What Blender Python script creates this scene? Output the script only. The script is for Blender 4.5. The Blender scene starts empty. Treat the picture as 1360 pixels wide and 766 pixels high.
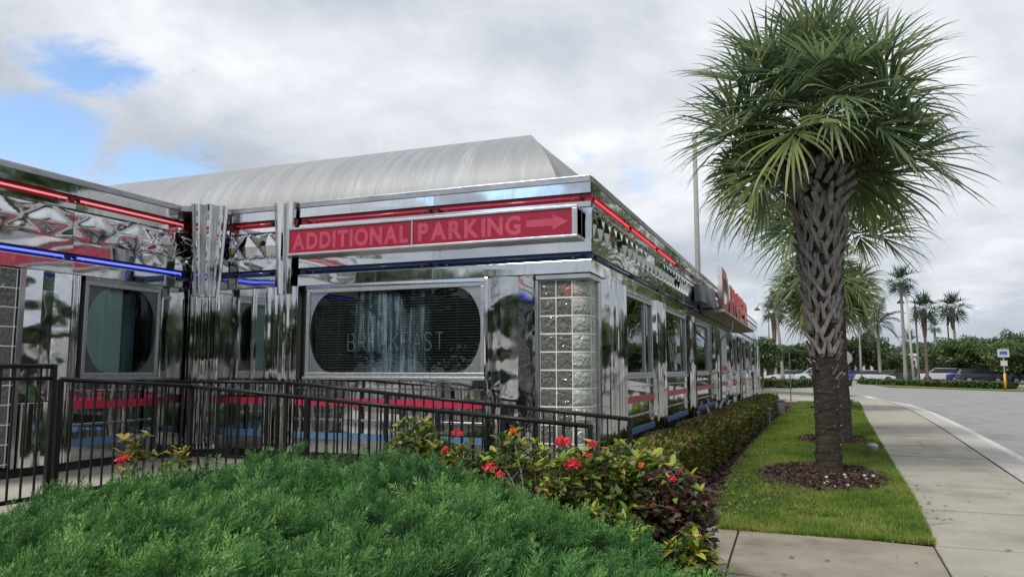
import bpy, math, random
import numpy as np
from mathutils import Vector, Matrix
from math import sin, cos, pi, radians, sqrt, atan2
random.seed(7)
RNG = np.random.default_rng(11)
SC = bpy.context.scene
COL = SC.collection

# ------------------------------------------------------------------ camera, world, sun
cam_d = bpy.data.cameras.new('camera')
cam = bpy.data.objects.new('camera', cam_d); COL.objects.link(cam)
cam.location = (0, 0, 1.45)
cam.rotation_euler = (radians(96.1), 0, radians(21.4))
cam_d.sensor_width = 36; cam_d.lens = 36 * 1003 / 1360
cam_d.clip_start = 0.05; cam_d.clip_end = 3000
SC.camera = cam
SC.view_settings.view_transform = 'Standard'
SC.view_settings.look = 'None'
SC.view_settings.exposure = 0.8
SC.view_settings.gamma = 1.0
try:
    SC.view_settings.use_curve_mapping = False
    SC.cycles.max_bounces = 10
    SC.cycles.glossy_bounces = 5
    SC.cycles.transmission_bounces = 6
    SC.cycles.transparent_max_bounces = 12
    SC.cycles.caustics_reflective = False
    SC.cycles.caustics_refractive = False
    SC.cycles.use_denoising = True
    SC.cycles.sample_clamp_indirect = 6
except Exception:
    pass

SUN_EL, SUN_AZ = radians(52), radians(205)      # azimuth clockwise from +Y
sun_d = bpy.data.lights.new('sun', 'SUN'); sun = bpy.data.objects.new('sun', sun_d); COL.objects.link(sun)
sun_d.energy = 1.5; sun_d.angle = radians(14); sun_d.color = (1.0, .96, .9)
sdir = Vector((sin(SUN_AZ) * cos(SUN_EL), cos(SUN_AZ) * cos(SUN_EL), sin(SUN_EL)))
sun.rotation_euler = sdir.to_track_quat('Z', 'Y').to_euler()
sun.location = sdir * 60

W = bpy.data.worlds.new('World'); SC.world = W; W.use_nodes = True
nt = W.node_tree; nt.nodes.clear()
def N(t, **k):
    n = nt.nodes.new(t)
    for a, b in k.items(): setattr(n, a, b)
    return n
def L(a, b): nt.links.new(a, b)
def MA(op, a, b=None, c=None, clamp=False):
    n = N('ShaderNodeMath', operation=op); n.use_clamp = clamp
    for i, v in enumerate((a, b, c)):
        if v is None: continue
        if isinstance(v, (int, float)): n.inputs[i].default_value = v
        else: L(v, n.inputs[i])
    return n.outputs[0]
def VM(op, a, b=None):
    n = N('ShaderNodeVectorMath', operation=op)
    for i, v in enumerate((a, b)):
        if v is None: continue
        if isinstance(v, (tuple, list)): n.inputs[i].default_value = v
        else: L(v, n.inputs[i])
    return n
def NOI(vec, scale, detail=6, rough=.55, dist=0.):
    n = N('ShaderNodeTexNoise'); L(vec, n.inputs['Vector'])
    n.inputs['Scale'].default_value = scale; n.inputs['Detail'].default_value = detail
    n.inputs['Roughness'].default_value = rough; n.inputs['Distortion'].default_value = dist
    return n.outputs['Fac']
def MR(v, a, b, c=0., d=1., smooth=True):
    n = N('ShaderNodeMapRange'); n.interpolation_type = 'SMOOTHSTEP' if smooth else 'LINEAR'
    L(v, n.inputs[0]); n.inputs[1].default_value = a; n.inputs[2].default_value = b
    n.inputs[3].default_value = c; n.inputs[4].default_value = d
    return n.outputs[0]
def MIXC(f, a, b):
    n = N('ShaderNodeMix'); n.data_type = 'RGBA'
    if isinstance(f, (int, float)): n.inputs[0].default_value = f
    else: L(f, n.inputs[0])
    for s, v in ((n.inputs[6], a), (n.inputs[7], b)):
        if isinstance(v, tuple): s.default_value = (*v[:3], 1)
        else: L(v, s)
    return n.outputs[2]
tc = N('ShaderNodeTexCoord').outputs['Generated']
sky = N('ShaderNodeTexSky', sky_type='NISHITA'); sky.sun_disc = False
sky.sun_elevation = SUN_EL; sky.sun_rotation = SUN_AZ; sky.altitude = 10; sky.dust_density = .6; sky.ozone_density = 2.5
# cloud deck: direction projected to a plane overhead so that clouds flatten towards the horizon
sep = N('ShaderNodeSeparateXYZ'); L(tc, sep.inputs[0])
zc = MA('MAXIMUM', sep.outputs[2], .0)
inv = MA('DIVIDE', 1., MA('ADD', zc, .28))
cmb = N('ShaderNodeCombineXYZ')
L(MA('MULTIPLY', sep.outputs[0], inv), cmb.inputs[0]); L(MA('MULTIPLY', sep.outputs[1], inv), cmb.inputs[1]); L(MA('MULTIPLY', inv, .35), cmb.inputs[2])
cv = VM('ADD', cmb.outputs[0], (3.1, 1.7, .4)).outputs[0]
n1 = NOI(cv, 1.05, 8, .52, .25)
n2 = NOI(VM('ADD', cv, (7., 2., 3.)).outputs[0], 3.1, 8, .6, .3)
n3 = NOI(VM('ADD', cv, (1., 9., 5.)).outputs[0], .8, 4, .5)
shade = MA('ADD', MA('MULTIPLY', n1, .76), MA('MULTIPLY', n2, .24))
cl = N('ShaderNodeValToRGB'); L(MR(shade, .32, .68, smooth=False), cl.inputs[0])
e = cl.color_ramp.elements
e[0].position = 0; e[0].color = (.27, .305, .36, 1)
e[1].position = 1; e[1].color = (.88, .89, .91, 1)
m_ = cl.color_ramp.elements.new(.42); m_.color = (.43, .465, .52, 1)
m_ = cl.color_ramp.elements.new(.7); m_.color = (.62, .64, .68, 1)
cloud = cl.outputs[0]
# openings in the cloud deck
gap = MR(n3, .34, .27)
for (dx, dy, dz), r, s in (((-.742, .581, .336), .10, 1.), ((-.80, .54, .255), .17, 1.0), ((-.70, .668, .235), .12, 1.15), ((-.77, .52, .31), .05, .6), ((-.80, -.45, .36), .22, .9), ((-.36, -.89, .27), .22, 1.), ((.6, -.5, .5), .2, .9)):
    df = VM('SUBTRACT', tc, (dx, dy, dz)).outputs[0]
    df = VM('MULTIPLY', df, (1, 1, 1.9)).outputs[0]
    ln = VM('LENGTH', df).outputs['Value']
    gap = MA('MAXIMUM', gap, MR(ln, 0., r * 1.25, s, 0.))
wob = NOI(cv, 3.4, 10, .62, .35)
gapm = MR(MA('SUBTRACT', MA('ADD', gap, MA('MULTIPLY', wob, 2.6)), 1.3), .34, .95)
bs = N('ShaderNodeBackground'); L(sky.outputs[0], bs.inputs[0]); bs.inputs[1].default_value = .13
bc = N('ShaderNodeBackground'); L(cloud, bc.inputs[0]); bc.inputs[1].default_value = .775
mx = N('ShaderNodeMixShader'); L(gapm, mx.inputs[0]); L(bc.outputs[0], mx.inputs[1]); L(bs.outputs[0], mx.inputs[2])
L(mx.outputs[0], N('ShaderNodeOutputWorld').inputs[0])

# ------------------------------------------------------------------ materials
def new_mat(name):
    global nt
    m = bpy.data.materials.new(name); m.use_nodes = True; nt = m.node_tree; nt.nodes.clear()
    out = N('ShaderNodeOutputMaterial'); b = N('ShaderNodeBsdfPrincipled'); L(b.outputs[0], out.inputs[0])
    return m, b, out
def setc(s, v):
    if isinstance(v, tuple): s.default_value = (*v[:3], 1)
    elif isinstance(v, (int, float)): s.default_value = v
    else: L(v, s)
def OC(): return N('ShaderNodeTexCoord').outputs['Object']
def GEO(): return N('ShaderNodeNewGeometry')
def bump(b, h, strength, dist):
    n = N('ShaderNodeBump'); L(h, n.inputs['Height']); n.inputs['Strength'].default_value = strength; n.inputs['Distance'].default_value = dist
    L(n.outputs[0], b.inputs['Normal']); return n
def noisy(name, c1, c2, scale=5., rough=.8, detail=6, bscale=None, bdist=.002, metal=0., lo=.35, hi=.65, c3=None, s3=1., lo3=.5, hi3=.7, stretch=None, world=True, spec=.5):
    m, b, o = new_mat(name)
    v = GEO().outputs['Position'] if world else OC()
    if stretch: v = VM('MULTIPLY', v, stretch).outputs[0]
    c = MIXC(MR(NOI(v, scale, detail, .6), lo, hi), c1, c2)
    if c3: c = MIXC(MR(NOI(v, s3, 5, .6, .2), lo3, hi3), c, c3)
    setc(b.inputs['Base Color'], c); b.inputs['Roughness'].default_value = rough; b.inputs['Metallic'].default_value = metal
    b.inputs['Specular IOR Level'].default_value = spec
    if bscale: bump(b, NOI(v, bscale, 5, .6), 1., bdist)
    return m
M = {}
def chrome(name, col=(.70, .71, .715), rough=.05, s=1.8, d=.008, streak=.35, grime=.5):
    m, b, o = new_mat(name)
    p = GEO().outputs['Position']
    g = MR(NOI(VM('MULTIPLY', p, (9, 9, .9)).outputs[0], 1.3, 6, .65), .45, .72)
    g2 = MR(NOI(p, 1.6, 7, .6), .42, .7)
    dirt = MA('MULTIPLY', MA('MULTIPLY', g, g2), grime)
    setc(b.inputs['Base Color'], MIXC(dirt, col, (.36, .33, .28)))
    b.inputs['Metallic'].default_value = 1
    setc(b.inputs['Roughness'], MA('ADD', MA('MULTIPLY', dirt, streak), rough))
    h = MA('ADD', NOI(p, s, 1, .4), MA('MULTIPLY', NOI(p, s * 4, 1, .5), .03))
    bump(b, h, 1., d)
    return m
M['chrome'] = chrome('polished_stainless')
M['chrome_wavy'] = chrome('wavy_stainless', s=2.0, d=.026, col=(.66, .67, .67))
M['chrome_sharp'] = chrome('column_stainless', s=2., d=.012, rough=.04, col=(.62, .62, .61), grime=.9)
M['chrome_soft'] = chrome('satin_stainless', rough=.2, s=3, d=.008, col=(.6, .61, .62))
M['alu'] = noisy('aluminium_frame', (.42, .44, .46), (.52, .54, .55), 20, .38, metal=.85)
M['coping'] = noisy('coping_metal', (.45, .46, .47), (.33, .34, .35), 3, .35, metal=.8, stretch=(1, 1, 4))
def plain(name, c, rough=.5, metal=0., emis=None, es=0., coat=0.):
    m, b, o = new_mat(name); setc(b.inputs['Base Color'], c); b.inputs['Roughness'].default_value = rough; b.inputs['Metallic'].default_value = metal
    if emis: setc(b.inputs['Emission Color'], emis); b.inputs['Emission Strength'].default_value = es
    if coat: b.inputs['Coat Weight'].default_value = coat
    return m
M['red_band'] = noisy('red_enamel', (.40, .008, .035), (.32, .008, .03), 4, .28, bscale=60, bdist=.0003)
M['blue_band'] = noisy('navy_enamel', (.018, .04, .16), (.012, .03, .11), 4, .28)
M['red_stripe'] = noisy('red_stripe_paint', (.52, .025, .075), (.42, .03, .07), 6, .4)
M['blue_stripe'] = noisy('blue_stripe_paint', (.08, .18, .35), (.10, .20, .34), 6, .4)
M['tube_red'] = plain('red_neon_lit', (.9, .2, .25), .3, emis=(1., .03, .07), es=.7)
M['tube_red_core'] = plain('pink_neon_lit', (.9, .4, .4), .3, emis=(1., .22, .22), es=.42)
M['tube_blue'] = plain('blue_neon_lit', (.2, .3, .9), .3, emis=(.09, .12, 1.), es=1.2)
M['tube_off_red'] = plain('red_neon_unlit', (.55, .03, .06), .12, coat=.6)
M['tube_off_blue'] = plain('blue_neon_unlit', (.02, .035, .14), .12, coat=.6)
M['tube_white'] = plain('white_neon_unlit', (.95, .97, .95), .3, coat=.3)
M['black'] = noisy('black_painted_steel', (.008, .009, .010), (.014, .014, .016), 30, .42, spec=.3, bscale=80, bdist=.0004)
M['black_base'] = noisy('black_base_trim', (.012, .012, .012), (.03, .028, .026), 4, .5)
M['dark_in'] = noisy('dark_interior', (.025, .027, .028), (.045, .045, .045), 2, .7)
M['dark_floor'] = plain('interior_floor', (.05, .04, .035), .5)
M['booth'] = plain('red_vinyl', (.20, .02, .03), .35)
M['wood'] = plain('table_top', (.18, .15, .12), .3)
M['surround'] = noisy('grey_window_surround', (.46, .47, .48), (.54, .55, .56), 5, .22, metal=.85)
M['surround_dark'] = noisy('dark_window_surround', (.13, .14, .14), (.17, .18, .18), 5, .25, metal=.6)
M['blind'] = plain('grey_blind_slat', (.30, .34, .34), .5)
M['shade'] = noisy('pale_roller_shade', (.62, .80, .76), (.54, .73, .70), 3, .7, stretch=(8, 8, .5))
M['back_teal'] = noisy('dull_blue_drape', (.16, .24, .28), (.11, .18, .22), 3, .8, stretch=(9, 9, .5))
M['mortar'] = plain('glass_block_grout', (.74, .78, .72), .4)
def glassmat(name, tint, boost, rough=0., film=0.):
    m, b, out = new_mat(name); nt.nodes.remove(b)
    tr = N('ShaderNodeBsdfTransparent'); tr.inputs[0].default_value = (*tint, 1)
    gl = N('ShaderNodeBsdfGlossy'); gl.inputs[0].default_value = (.9, .95, .95, 1); gl.inputs['Roughness'].default_value = rough
    fr = N('ShaderNodeFresnel'); fr.inputs[0].default_value = boost
    bp = N('ShaderNodeBump'); bp.inputs['Distance'].default_value = .0015; L(NOI(GEO().outputs['Position'], 1.5, 2, .5), bp.inputs['Height'])
    L(bp.outputs[0], gl.inputs['Normal'])
    a = N('ShaderNodeMixShader'); L(fr.outputs[0], a.inputs[0]); L(tr.outputs[0], a.inputs[1]); L(gl.outputs[0], a.inputs[2])
    last = a
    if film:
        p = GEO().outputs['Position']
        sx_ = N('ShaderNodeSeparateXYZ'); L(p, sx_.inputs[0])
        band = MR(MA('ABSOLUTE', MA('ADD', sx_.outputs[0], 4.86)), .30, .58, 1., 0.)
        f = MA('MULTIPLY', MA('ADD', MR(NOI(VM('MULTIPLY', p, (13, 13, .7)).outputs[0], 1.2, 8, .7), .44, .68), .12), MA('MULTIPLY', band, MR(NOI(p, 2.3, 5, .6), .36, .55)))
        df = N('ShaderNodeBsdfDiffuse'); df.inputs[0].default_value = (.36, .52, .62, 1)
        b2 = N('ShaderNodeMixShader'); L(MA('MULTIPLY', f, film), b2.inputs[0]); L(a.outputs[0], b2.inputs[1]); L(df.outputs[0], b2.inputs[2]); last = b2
    L(last.outputs[0], out.inputs[0]); return m
M['glass'] = glassmat('window_glass', (.50, .60, .57), 1.75)
M['glass_film'] = glassmat('streaked_window_glass', (.82, .88, .87), 1.55, film=.55)
M['glass_teal'] = glassmat('teal_window_glass', (.60, .78, .74), 3.2)
M['glass_left'] = glassmat('clear_window_glass', (.80, .90, .88), 1.5)
def glassblock(nm='wavy_glass_block', tr=.86):
    m, b, o = new_mat(nm)
    setc(b.inputs['Base Color'], (.86, .89, .79)); b.inputs['Roughness'].default_value = .02
    b.inputs['Transmission Weight'].default_value = tr; b.inputs['IOR'].default_value = 1.45
    p = OC()
    rnd = N('ShaderNodeObjectInfo').outputs['Random']
    pv = VM('ADD', p, None).outputs[0]
    cx = N('ShaderNodeCombineXYZ'); L(MA('MULTIPLY', rnd, 40.), cx.inputs[0])
    pv = N('ShaderNodeVectorMath', operation='ADD'); L(p, pv.inputs[0]); L(cx.outputs[0], pv.inputs[1])
    bump(b, NOI(pv.outputs[0], 13., 0., .4, 1.5), 1., .03)
    return m
M['block'] = glassblock()
M['block_daylit'] = glassblock('daylit_glass_block', .55)  # same glass for the corner columns, paler to stand in for daylight through them
M['sign_face'] = noisy('red_sign_acrylic', (.36, .006, .035), (.30, .006, .03), 3, .3, c3=(.33, .015, .045), s3=9)
M['sign_letter'] = noisy('faded_pink_vinyl', (.53, .075, .125), (.46, .06, .105), 8, .4)
M['sign_frame'] = noisy('sign_frame_metal', (.52, .54, .56), (.44, .45, .47), 5, .32, metal=.5)
M['letter_red'] = noisy('red_channel_letter_face', (.62, .006, .012), (.5, .006, .012), 3, .25)
M['letter_side'] = noisy('grey_letter_return', (.46, .45, .45), (.36, .35, .36), 5, .5, c3=(.2, .16, .14), s3=4, lo3=.6, hi3=.75)
M['letter_side_red'] = noisy('red_letter_return', (.45, .01, .02), (.36, .01, .02), 5, .45)
M['canopy'] = noisy('canopy_soffit', (.46, .42, .34), (.36, .33, .27), 4, .5)
M['greybox'] = noisy('grey_cabinet_paint', (.20, .23, .26), (.16, .18, .2), 4, .45)
def roofmat():
    m, b, o = new_mat('weathered_vault_metal')
    p = GEO().outputs['Position']
    st = NOI(VM('MULTIPLY', p, (9., .55, .55)).outputs[0], 1.1, 9, .7, .15)
    pt = NOI(p, .7, 6, .6)
    c = MIXC(MR(st, .36, .68), (.29, .30, .31), (.375, .385, .395))
    c = MIXC(MR(NOI(VM('MULTIPLY', p, (3., .35, .35)).outputs[0], 2.3, 8, .75), .56, .72), c, (.47, .48, .485))
    c = MIXC(MA('MULTIPLY', MR(pt, .42, .7), .5), c, (.31, .305, .295))
    setc(b.inputs['Base Color'], c); b.inputs['Roughness'].default_value = .55; b.inputs['Metallic'].default_value = .25
    bump(b, st, .6, .01)
    return m
M['vault'] = roofmat()
M['roof_flat'] = noisy('flat_roof_membrane', (.4, .4, .4), (.3, .3, .3), 2, .8)
def leafmat(name, cols, rough=.42, sub=.0, attr=None, spec=.5, scale=0):
    m, b, o = new_mat(name)
    if attr:
        a = N('ShaderNodeAttribute'); a.attribute_name = attr; f = a.outputs['Fac']
    else: f = GEO().outputs['Random Per Island']
    r = N('ShaderNodeValToRGB'); L(f, r.inputs[0]); el = r.color_ramp.elements
    el[0].position = 0; el[0].color = (*cols[0], 1); el[1].position = 1; el[1].color = (*cols[-1], 1)
    for i in range(1, len(cols) - 1):
        q = el.new(i / (len(cols) - 1)); q.color = (*cols[i], 1)
    c = r.outputs[0]
    setc(b.inputs['Base Color'], c); b.inputs['Roughness'].default_value = rough; b.inputs['Specular IOR Level'].default_value = spec
    tl = N('ShaderNodeBsdfTranslucent'); L(c, tl.inputs[0])
    mxx = N('ShaderNodeMixShader'); mxx.inputs[0].default_value = .42 if 'sabal' in name else .28; L(b.outputs[0], mxx.inputs[1]); L(tl.outputs[0], mxx.inputs[2]); L(mxx.outputs[0], o.inputs[0])
    return m
def objleaf(name, cols, rough=.38):
    m = leafmat(name, cols, rough); t = m.node_tree
    oi = t.nodes.new('ShaderNodeObjectInfo')
    for n in t.nodes:
        if n.type == 'VALTORGB': t.links.new(oi.outputs['Random'], n.inputs[0])
    return m
M['juniper'] = leafmat('juniper_scales', [(.022, .030, .014), (.050, .150, .044), (.16, .36, .10), (.42, .64, .22)], .5, attr='tint', spec=.35)
M['juniper_soil'] = noisy('dark_bed_soil', (.006, .012, .006), (.014, .022, .010), 12, .9)
M['frond'] = leafmat('sabal_frond', [(.065, .12, .070), (.115, .19, .10), (.17, .25, .125), (.25, .31, .14), (.38, .40, .17)], .28)
M['frond_b'] = leafmat('yellow_sabal_frond', [(.09, .16, .05), (.16, .24, .075), (.25, .31, .10), (.36, .37, .13)], .4)
M['frond_dead'] = leafmat('dead_frond', [(.05, .035, .022), (.09, .07, .045)], .8)
M['petiole'] = plain('frond_stalk', (.10, .13, .05), .4)
M['boot'] = noisy('grey_leaf_base', (.23, .21, .20), (.36, .34, .325), 9, .9, bscale=70, bdist=.004, c3=(.13, .12, .11), s3=6, world=False, spec=.2)
M['trunk'] = noisy('brown_palm_trunk', (.038, .030, .025), (.078, .063, .052), 8, .92, bscale=30, bdist=.015, stretch=(1, 1, 5), c3=(.14, .11, .085), s3=5, lo3=.58, hi3=.7, spec=.2)
M['trunk_grey'] = noisy('pale_palm_trunk', (.22, .20, .17), (.30, .28, .25), 5, .85, stretch=(1, 1, 6), bscale=10, bdist=.01)
M['trunk_rust'] = noisy('rusty_palm_skirt', (.19, .12, .10), (.12, .08, .07), 6, .9, bscale=10, bdist=.03)
M['bark'] = noisy('tree_bark', (.06, .05, .04), (.11, .095, .08), 6, .9, bscale=20, bdist=.01)
M['tree_leaf'] = leafmat('broad_tree_leaf', [(.040, .075, .022), (.065, .115, .030), (.095, .150, .038), (.13, .18, .05)], .5)
M['tree_leaf2'] = leafmat('dark_tree_leaf', [(.038, .065, .030), (.062, .10, .040), (.09, .13, .05)], .5)
M['far_palm'] = leafmat('far_palm_leaf', [(.022, .052, .030), (.042, .085, .042), (.065, .12, .055)], .45)
M['hedge_leaf'] = leafmat('hedge_leaf', [(.045, .085, .018), (.075, .135, .024), (.12, .19, .034), (.18, .23, .04), (.27, .14, .045), (.24, .075, .035)], .35)
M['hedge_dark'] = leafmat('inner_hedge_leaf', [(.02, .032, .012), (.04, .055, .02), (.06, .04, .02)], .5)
M['shrub_leaf'] = objleaf('glossy_shrub_leaf', [(.05, .13, .028), (.095, .21, .036), (.17, .30, .044), (.29, .40, .05), (.44, .45, .06), (.34, .24, .06)])
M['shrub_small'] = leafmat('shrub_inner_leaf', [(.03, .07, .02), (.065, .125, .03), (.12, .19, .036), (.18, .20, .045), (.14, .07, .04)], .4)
M['red_leaf'] = objleaf('bronze_shrub_leaf', [(.08, .045, .045), (.15, .08, .075), (.22, .13, .12), (.17, .04, .045), (.27, .21, .17)])
M['red_small'] = leafmat('bronze_inner_leaf', [(.05, .03, .025), (.10, .06, .05), (.16, .10, .08), (.06, .10, .03)], .45)
M['yellow_leaf'] = objleaf('yellow_leaf', [(.30, .26, .03), (.42, .33, .03), (.25, .26, .04)])
M['petal'] = leafmat('coral_petal', [(.75, .03, .05), (.85, .06, .09), (.80, .10, .12)], .5)
M['petal_o'] = leafmat('orange_petal', [(.85, .10, .03), (.85, .22, .03), (.8, .35, .05)], .5)
M['stem'] = noisy('shrub_stem', (.12, .10, .08), (.20, .18, .15), 20, .8)
M['grass'] = leafmat('lawn_grass', [(.05, .11, .016), (.10, .19, .022), (.165, .26, .034), (.25, .30, .055), (.38, .34, .14)], .5, attr='tint', spec=.3)
M['lawn'] = noisy('lawn_soil', (.085, .12, .022), (.12, .16, .03), 6, .95, c3=(.09, .07, .035), s3=1.3, lo3=.58, hi3=.75, bscale=60, bdist=.01)
M['mulch'] = noisy('dark_mulch', (.035, .02, .016), (.065, .038, .03), 25, .95, bscale=50, bdist=.01)
M['chip'] = leafmat('mulch_chip', [(.03, .017, .013), (.06, .035, .028), (.10, .06, .05), (.17, .12, .10)], .85)
M['pebble'] = plain('pale_pebble', (.55, .48, .36), .7)
def concrete(name, c1, c2, c3, stain=.8, bs=90):
    m, b, o = new_mat(name)
    p = GEO().outputs['Position']
    c = MIXC(MR(NOI(p, 1.7, 8, .62), .35, .68), c1, c2)
    c = MIXC(MA('MULTIPLY', MR(NOI(p, .55, 8, .66, .3), .48, .70), stain), c, c3)
    c = MIXC(MA('MULTIPLY', MR(NOI(p, 120, 2, .5), .55, .8), .35), c, (.12, .11, .10))
    v = N('ShaderNodeTexVoronoi'); L(p, v.inputs[0]); v.inputs['Scale'].default_value = 1.9; v.inputs['Randomness'].default_value = 1
    sp = MR(v.outputs['Distance'], .02, .045, 1., 0.)
    c = MIXC(MA('MULTIPLY', sp, .22), c, (.06, .045, .035))
    c = MIXC(MA('MULTIPLY', N('ShaderNodeObjectInfo').outputs['Random'], .22), c, c3)
    pw = N('ShaderNodeVectorMath', operation='MULTIPLY_ADD'); nz_ = N('ShaderNodeTexNoise'); L(p, nz_.inputs[0]); nz_.inputs['Scale'].default_value = 2.2; nz_.inputs['Detail'].default_value = 5
    L(nz_.outputs['Color'], pw.inputs[0]); pw.inputs[1].default_value = (.5, .5, 0); L(p, pw.inputs[2])
    v2 = N('ShaderNodeTexVoronoi', feature='DISTANCE_TO_EDGE'); L(pw.outputs[0], v2.inputs[0]); v2.inputs['Scale'].default_value = .42
    crack = MA('MULTIPLY', MR(v2.outputs[0], .002, .006, 1., 0.), MR(NOI(p, .35, 2, .5), .50, .56))
    c = MIXC(MA('MULTIPLY', crack, .65), c, (.07, .06, .05))
    c = MIXC(MA('MULTIPLY', MR(NOI(VM('MULTIPLY', p, (.9, .22, 1)).outputs[0], 1.6, 6, .65), .52, .68), .35), c, c3)
    setc(b.inputs['Base Color'], c); setc(b.inputs['Roughness'], MR(NOI(p, 1.1, 5, .6), .4, .7, .62, .9))
    bump(b, NOI(p, bs, 4, .6), 1., .002)
    return m
M['walk'] = concrete('sidewalk_concrete', (.345, .318, .262), (.42, .39, .325), (.23, .20, .155))
M['walk_front'] = concrete('stained_walk_concrete', (.29, .255, .195), (.38, .345, .275), (.14, .11, .08), 1.)
M['ramp'] = concrete('ramp_concrete', (.40, .37, .31), (.46, .43, .36), (.28, .25, .20))
M['kerb'] = concrete('kerb_concrete', (.44, .42, .37), (.5, .48, .43), (.32, .3, .26))
M['road'] = concrete('grey_road_asphalt', (.25, .245, .23), (.29, .28, .26), (.20, .195, .185), .7, 160)
M['paint'] = noisy('road_paint', (.62, .62, .60), (.48, .48, .46), 8, .7)
M['ground'] = concrete('pale_pavement', (.27, .255, .225), (.31, .295, .26), (.22, .21, .19), .7, 120)
M['white_wall'] = noisy('white_stucco', (.66, .66, .64), (.6, .6, .58), 3, .8)
M['tan_wall'] = noisy('tan_stucco', (.42, .38, .32), (.38, .34, .29), 3, .8)
M['dark_eave'] = plain('dark_canopy', (.05, .055, .06), .5)
M['shopglass'] = plain('shopfront_glass', (.03, .035, .04), .12)
M['tyre'] = plain('tyre_rubber', (.02, .02, .02), .8)
M['rim'] = plain('alloy_rim', (.5, .5, .52), .3, .9)
M['carglass'] = plain('car_window_glass', (.015, .02, .022), .06)
M['lampw'] = plain('headlight_lens', (.6, .6, .6), .15)
M['lampr'] = plain('tail_light_lens', (.4, .02, .02), .2)
for n_, c_ in (('white', (.62, .63, .64)), ('blue', (.03, .07, .36)), ('navy', (.012, .018, .035)), ('silver', (.32, .33, .34)), ('dark', (.03, .03, .035)), ('maroon', (.10, .02, .03)), ('teal', (.05, .12, .16))):
    M['paint_' + n_] = plain(n_ + '_car_paint', c_, .25, .2, coat=.8)
M['pole_white'] = noisy('white_pole_paint', (.55, .55, .54), (.45, .45, .44), 3, .5)
M['pole_grey'] = noisy('grey_concrete_pole', (.27, .265, .25), (.33, .32, .30), 3, .7, stretch=(4, 4, 1))
M['pole_green'] = plain('green_sign_post', (.10, .13, .10), .6)
M['galv'] = noisy('galvanised_sheet', (.42, .43, .43), (.35, .36, .36), 8, .5, metal=.6)
M['yellow'] = plain('yellow_sleeve', (.65, .38, .02), .5)
M['sign_blue'] = plain('blue_window_decal', (.03, .12, .42), .5)
M['poster'] = noisy('white_poster_print', (.50, .50, .49), (.42, .43, .44), 9, .5, stretch=(1, 1, 3))
M['poster_red'] = plain('red_poster_band', (.5, .02, .05), .5)
M['rope'] = noisy('grey_hose', (.45, .44, .42), (.3, .3, .29), 20, .6)
M['block_grey'] = concrete('grey_cast_block', (.20, .20, .19), (.26, .26, .25), (.12, .12, .11))

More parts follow.
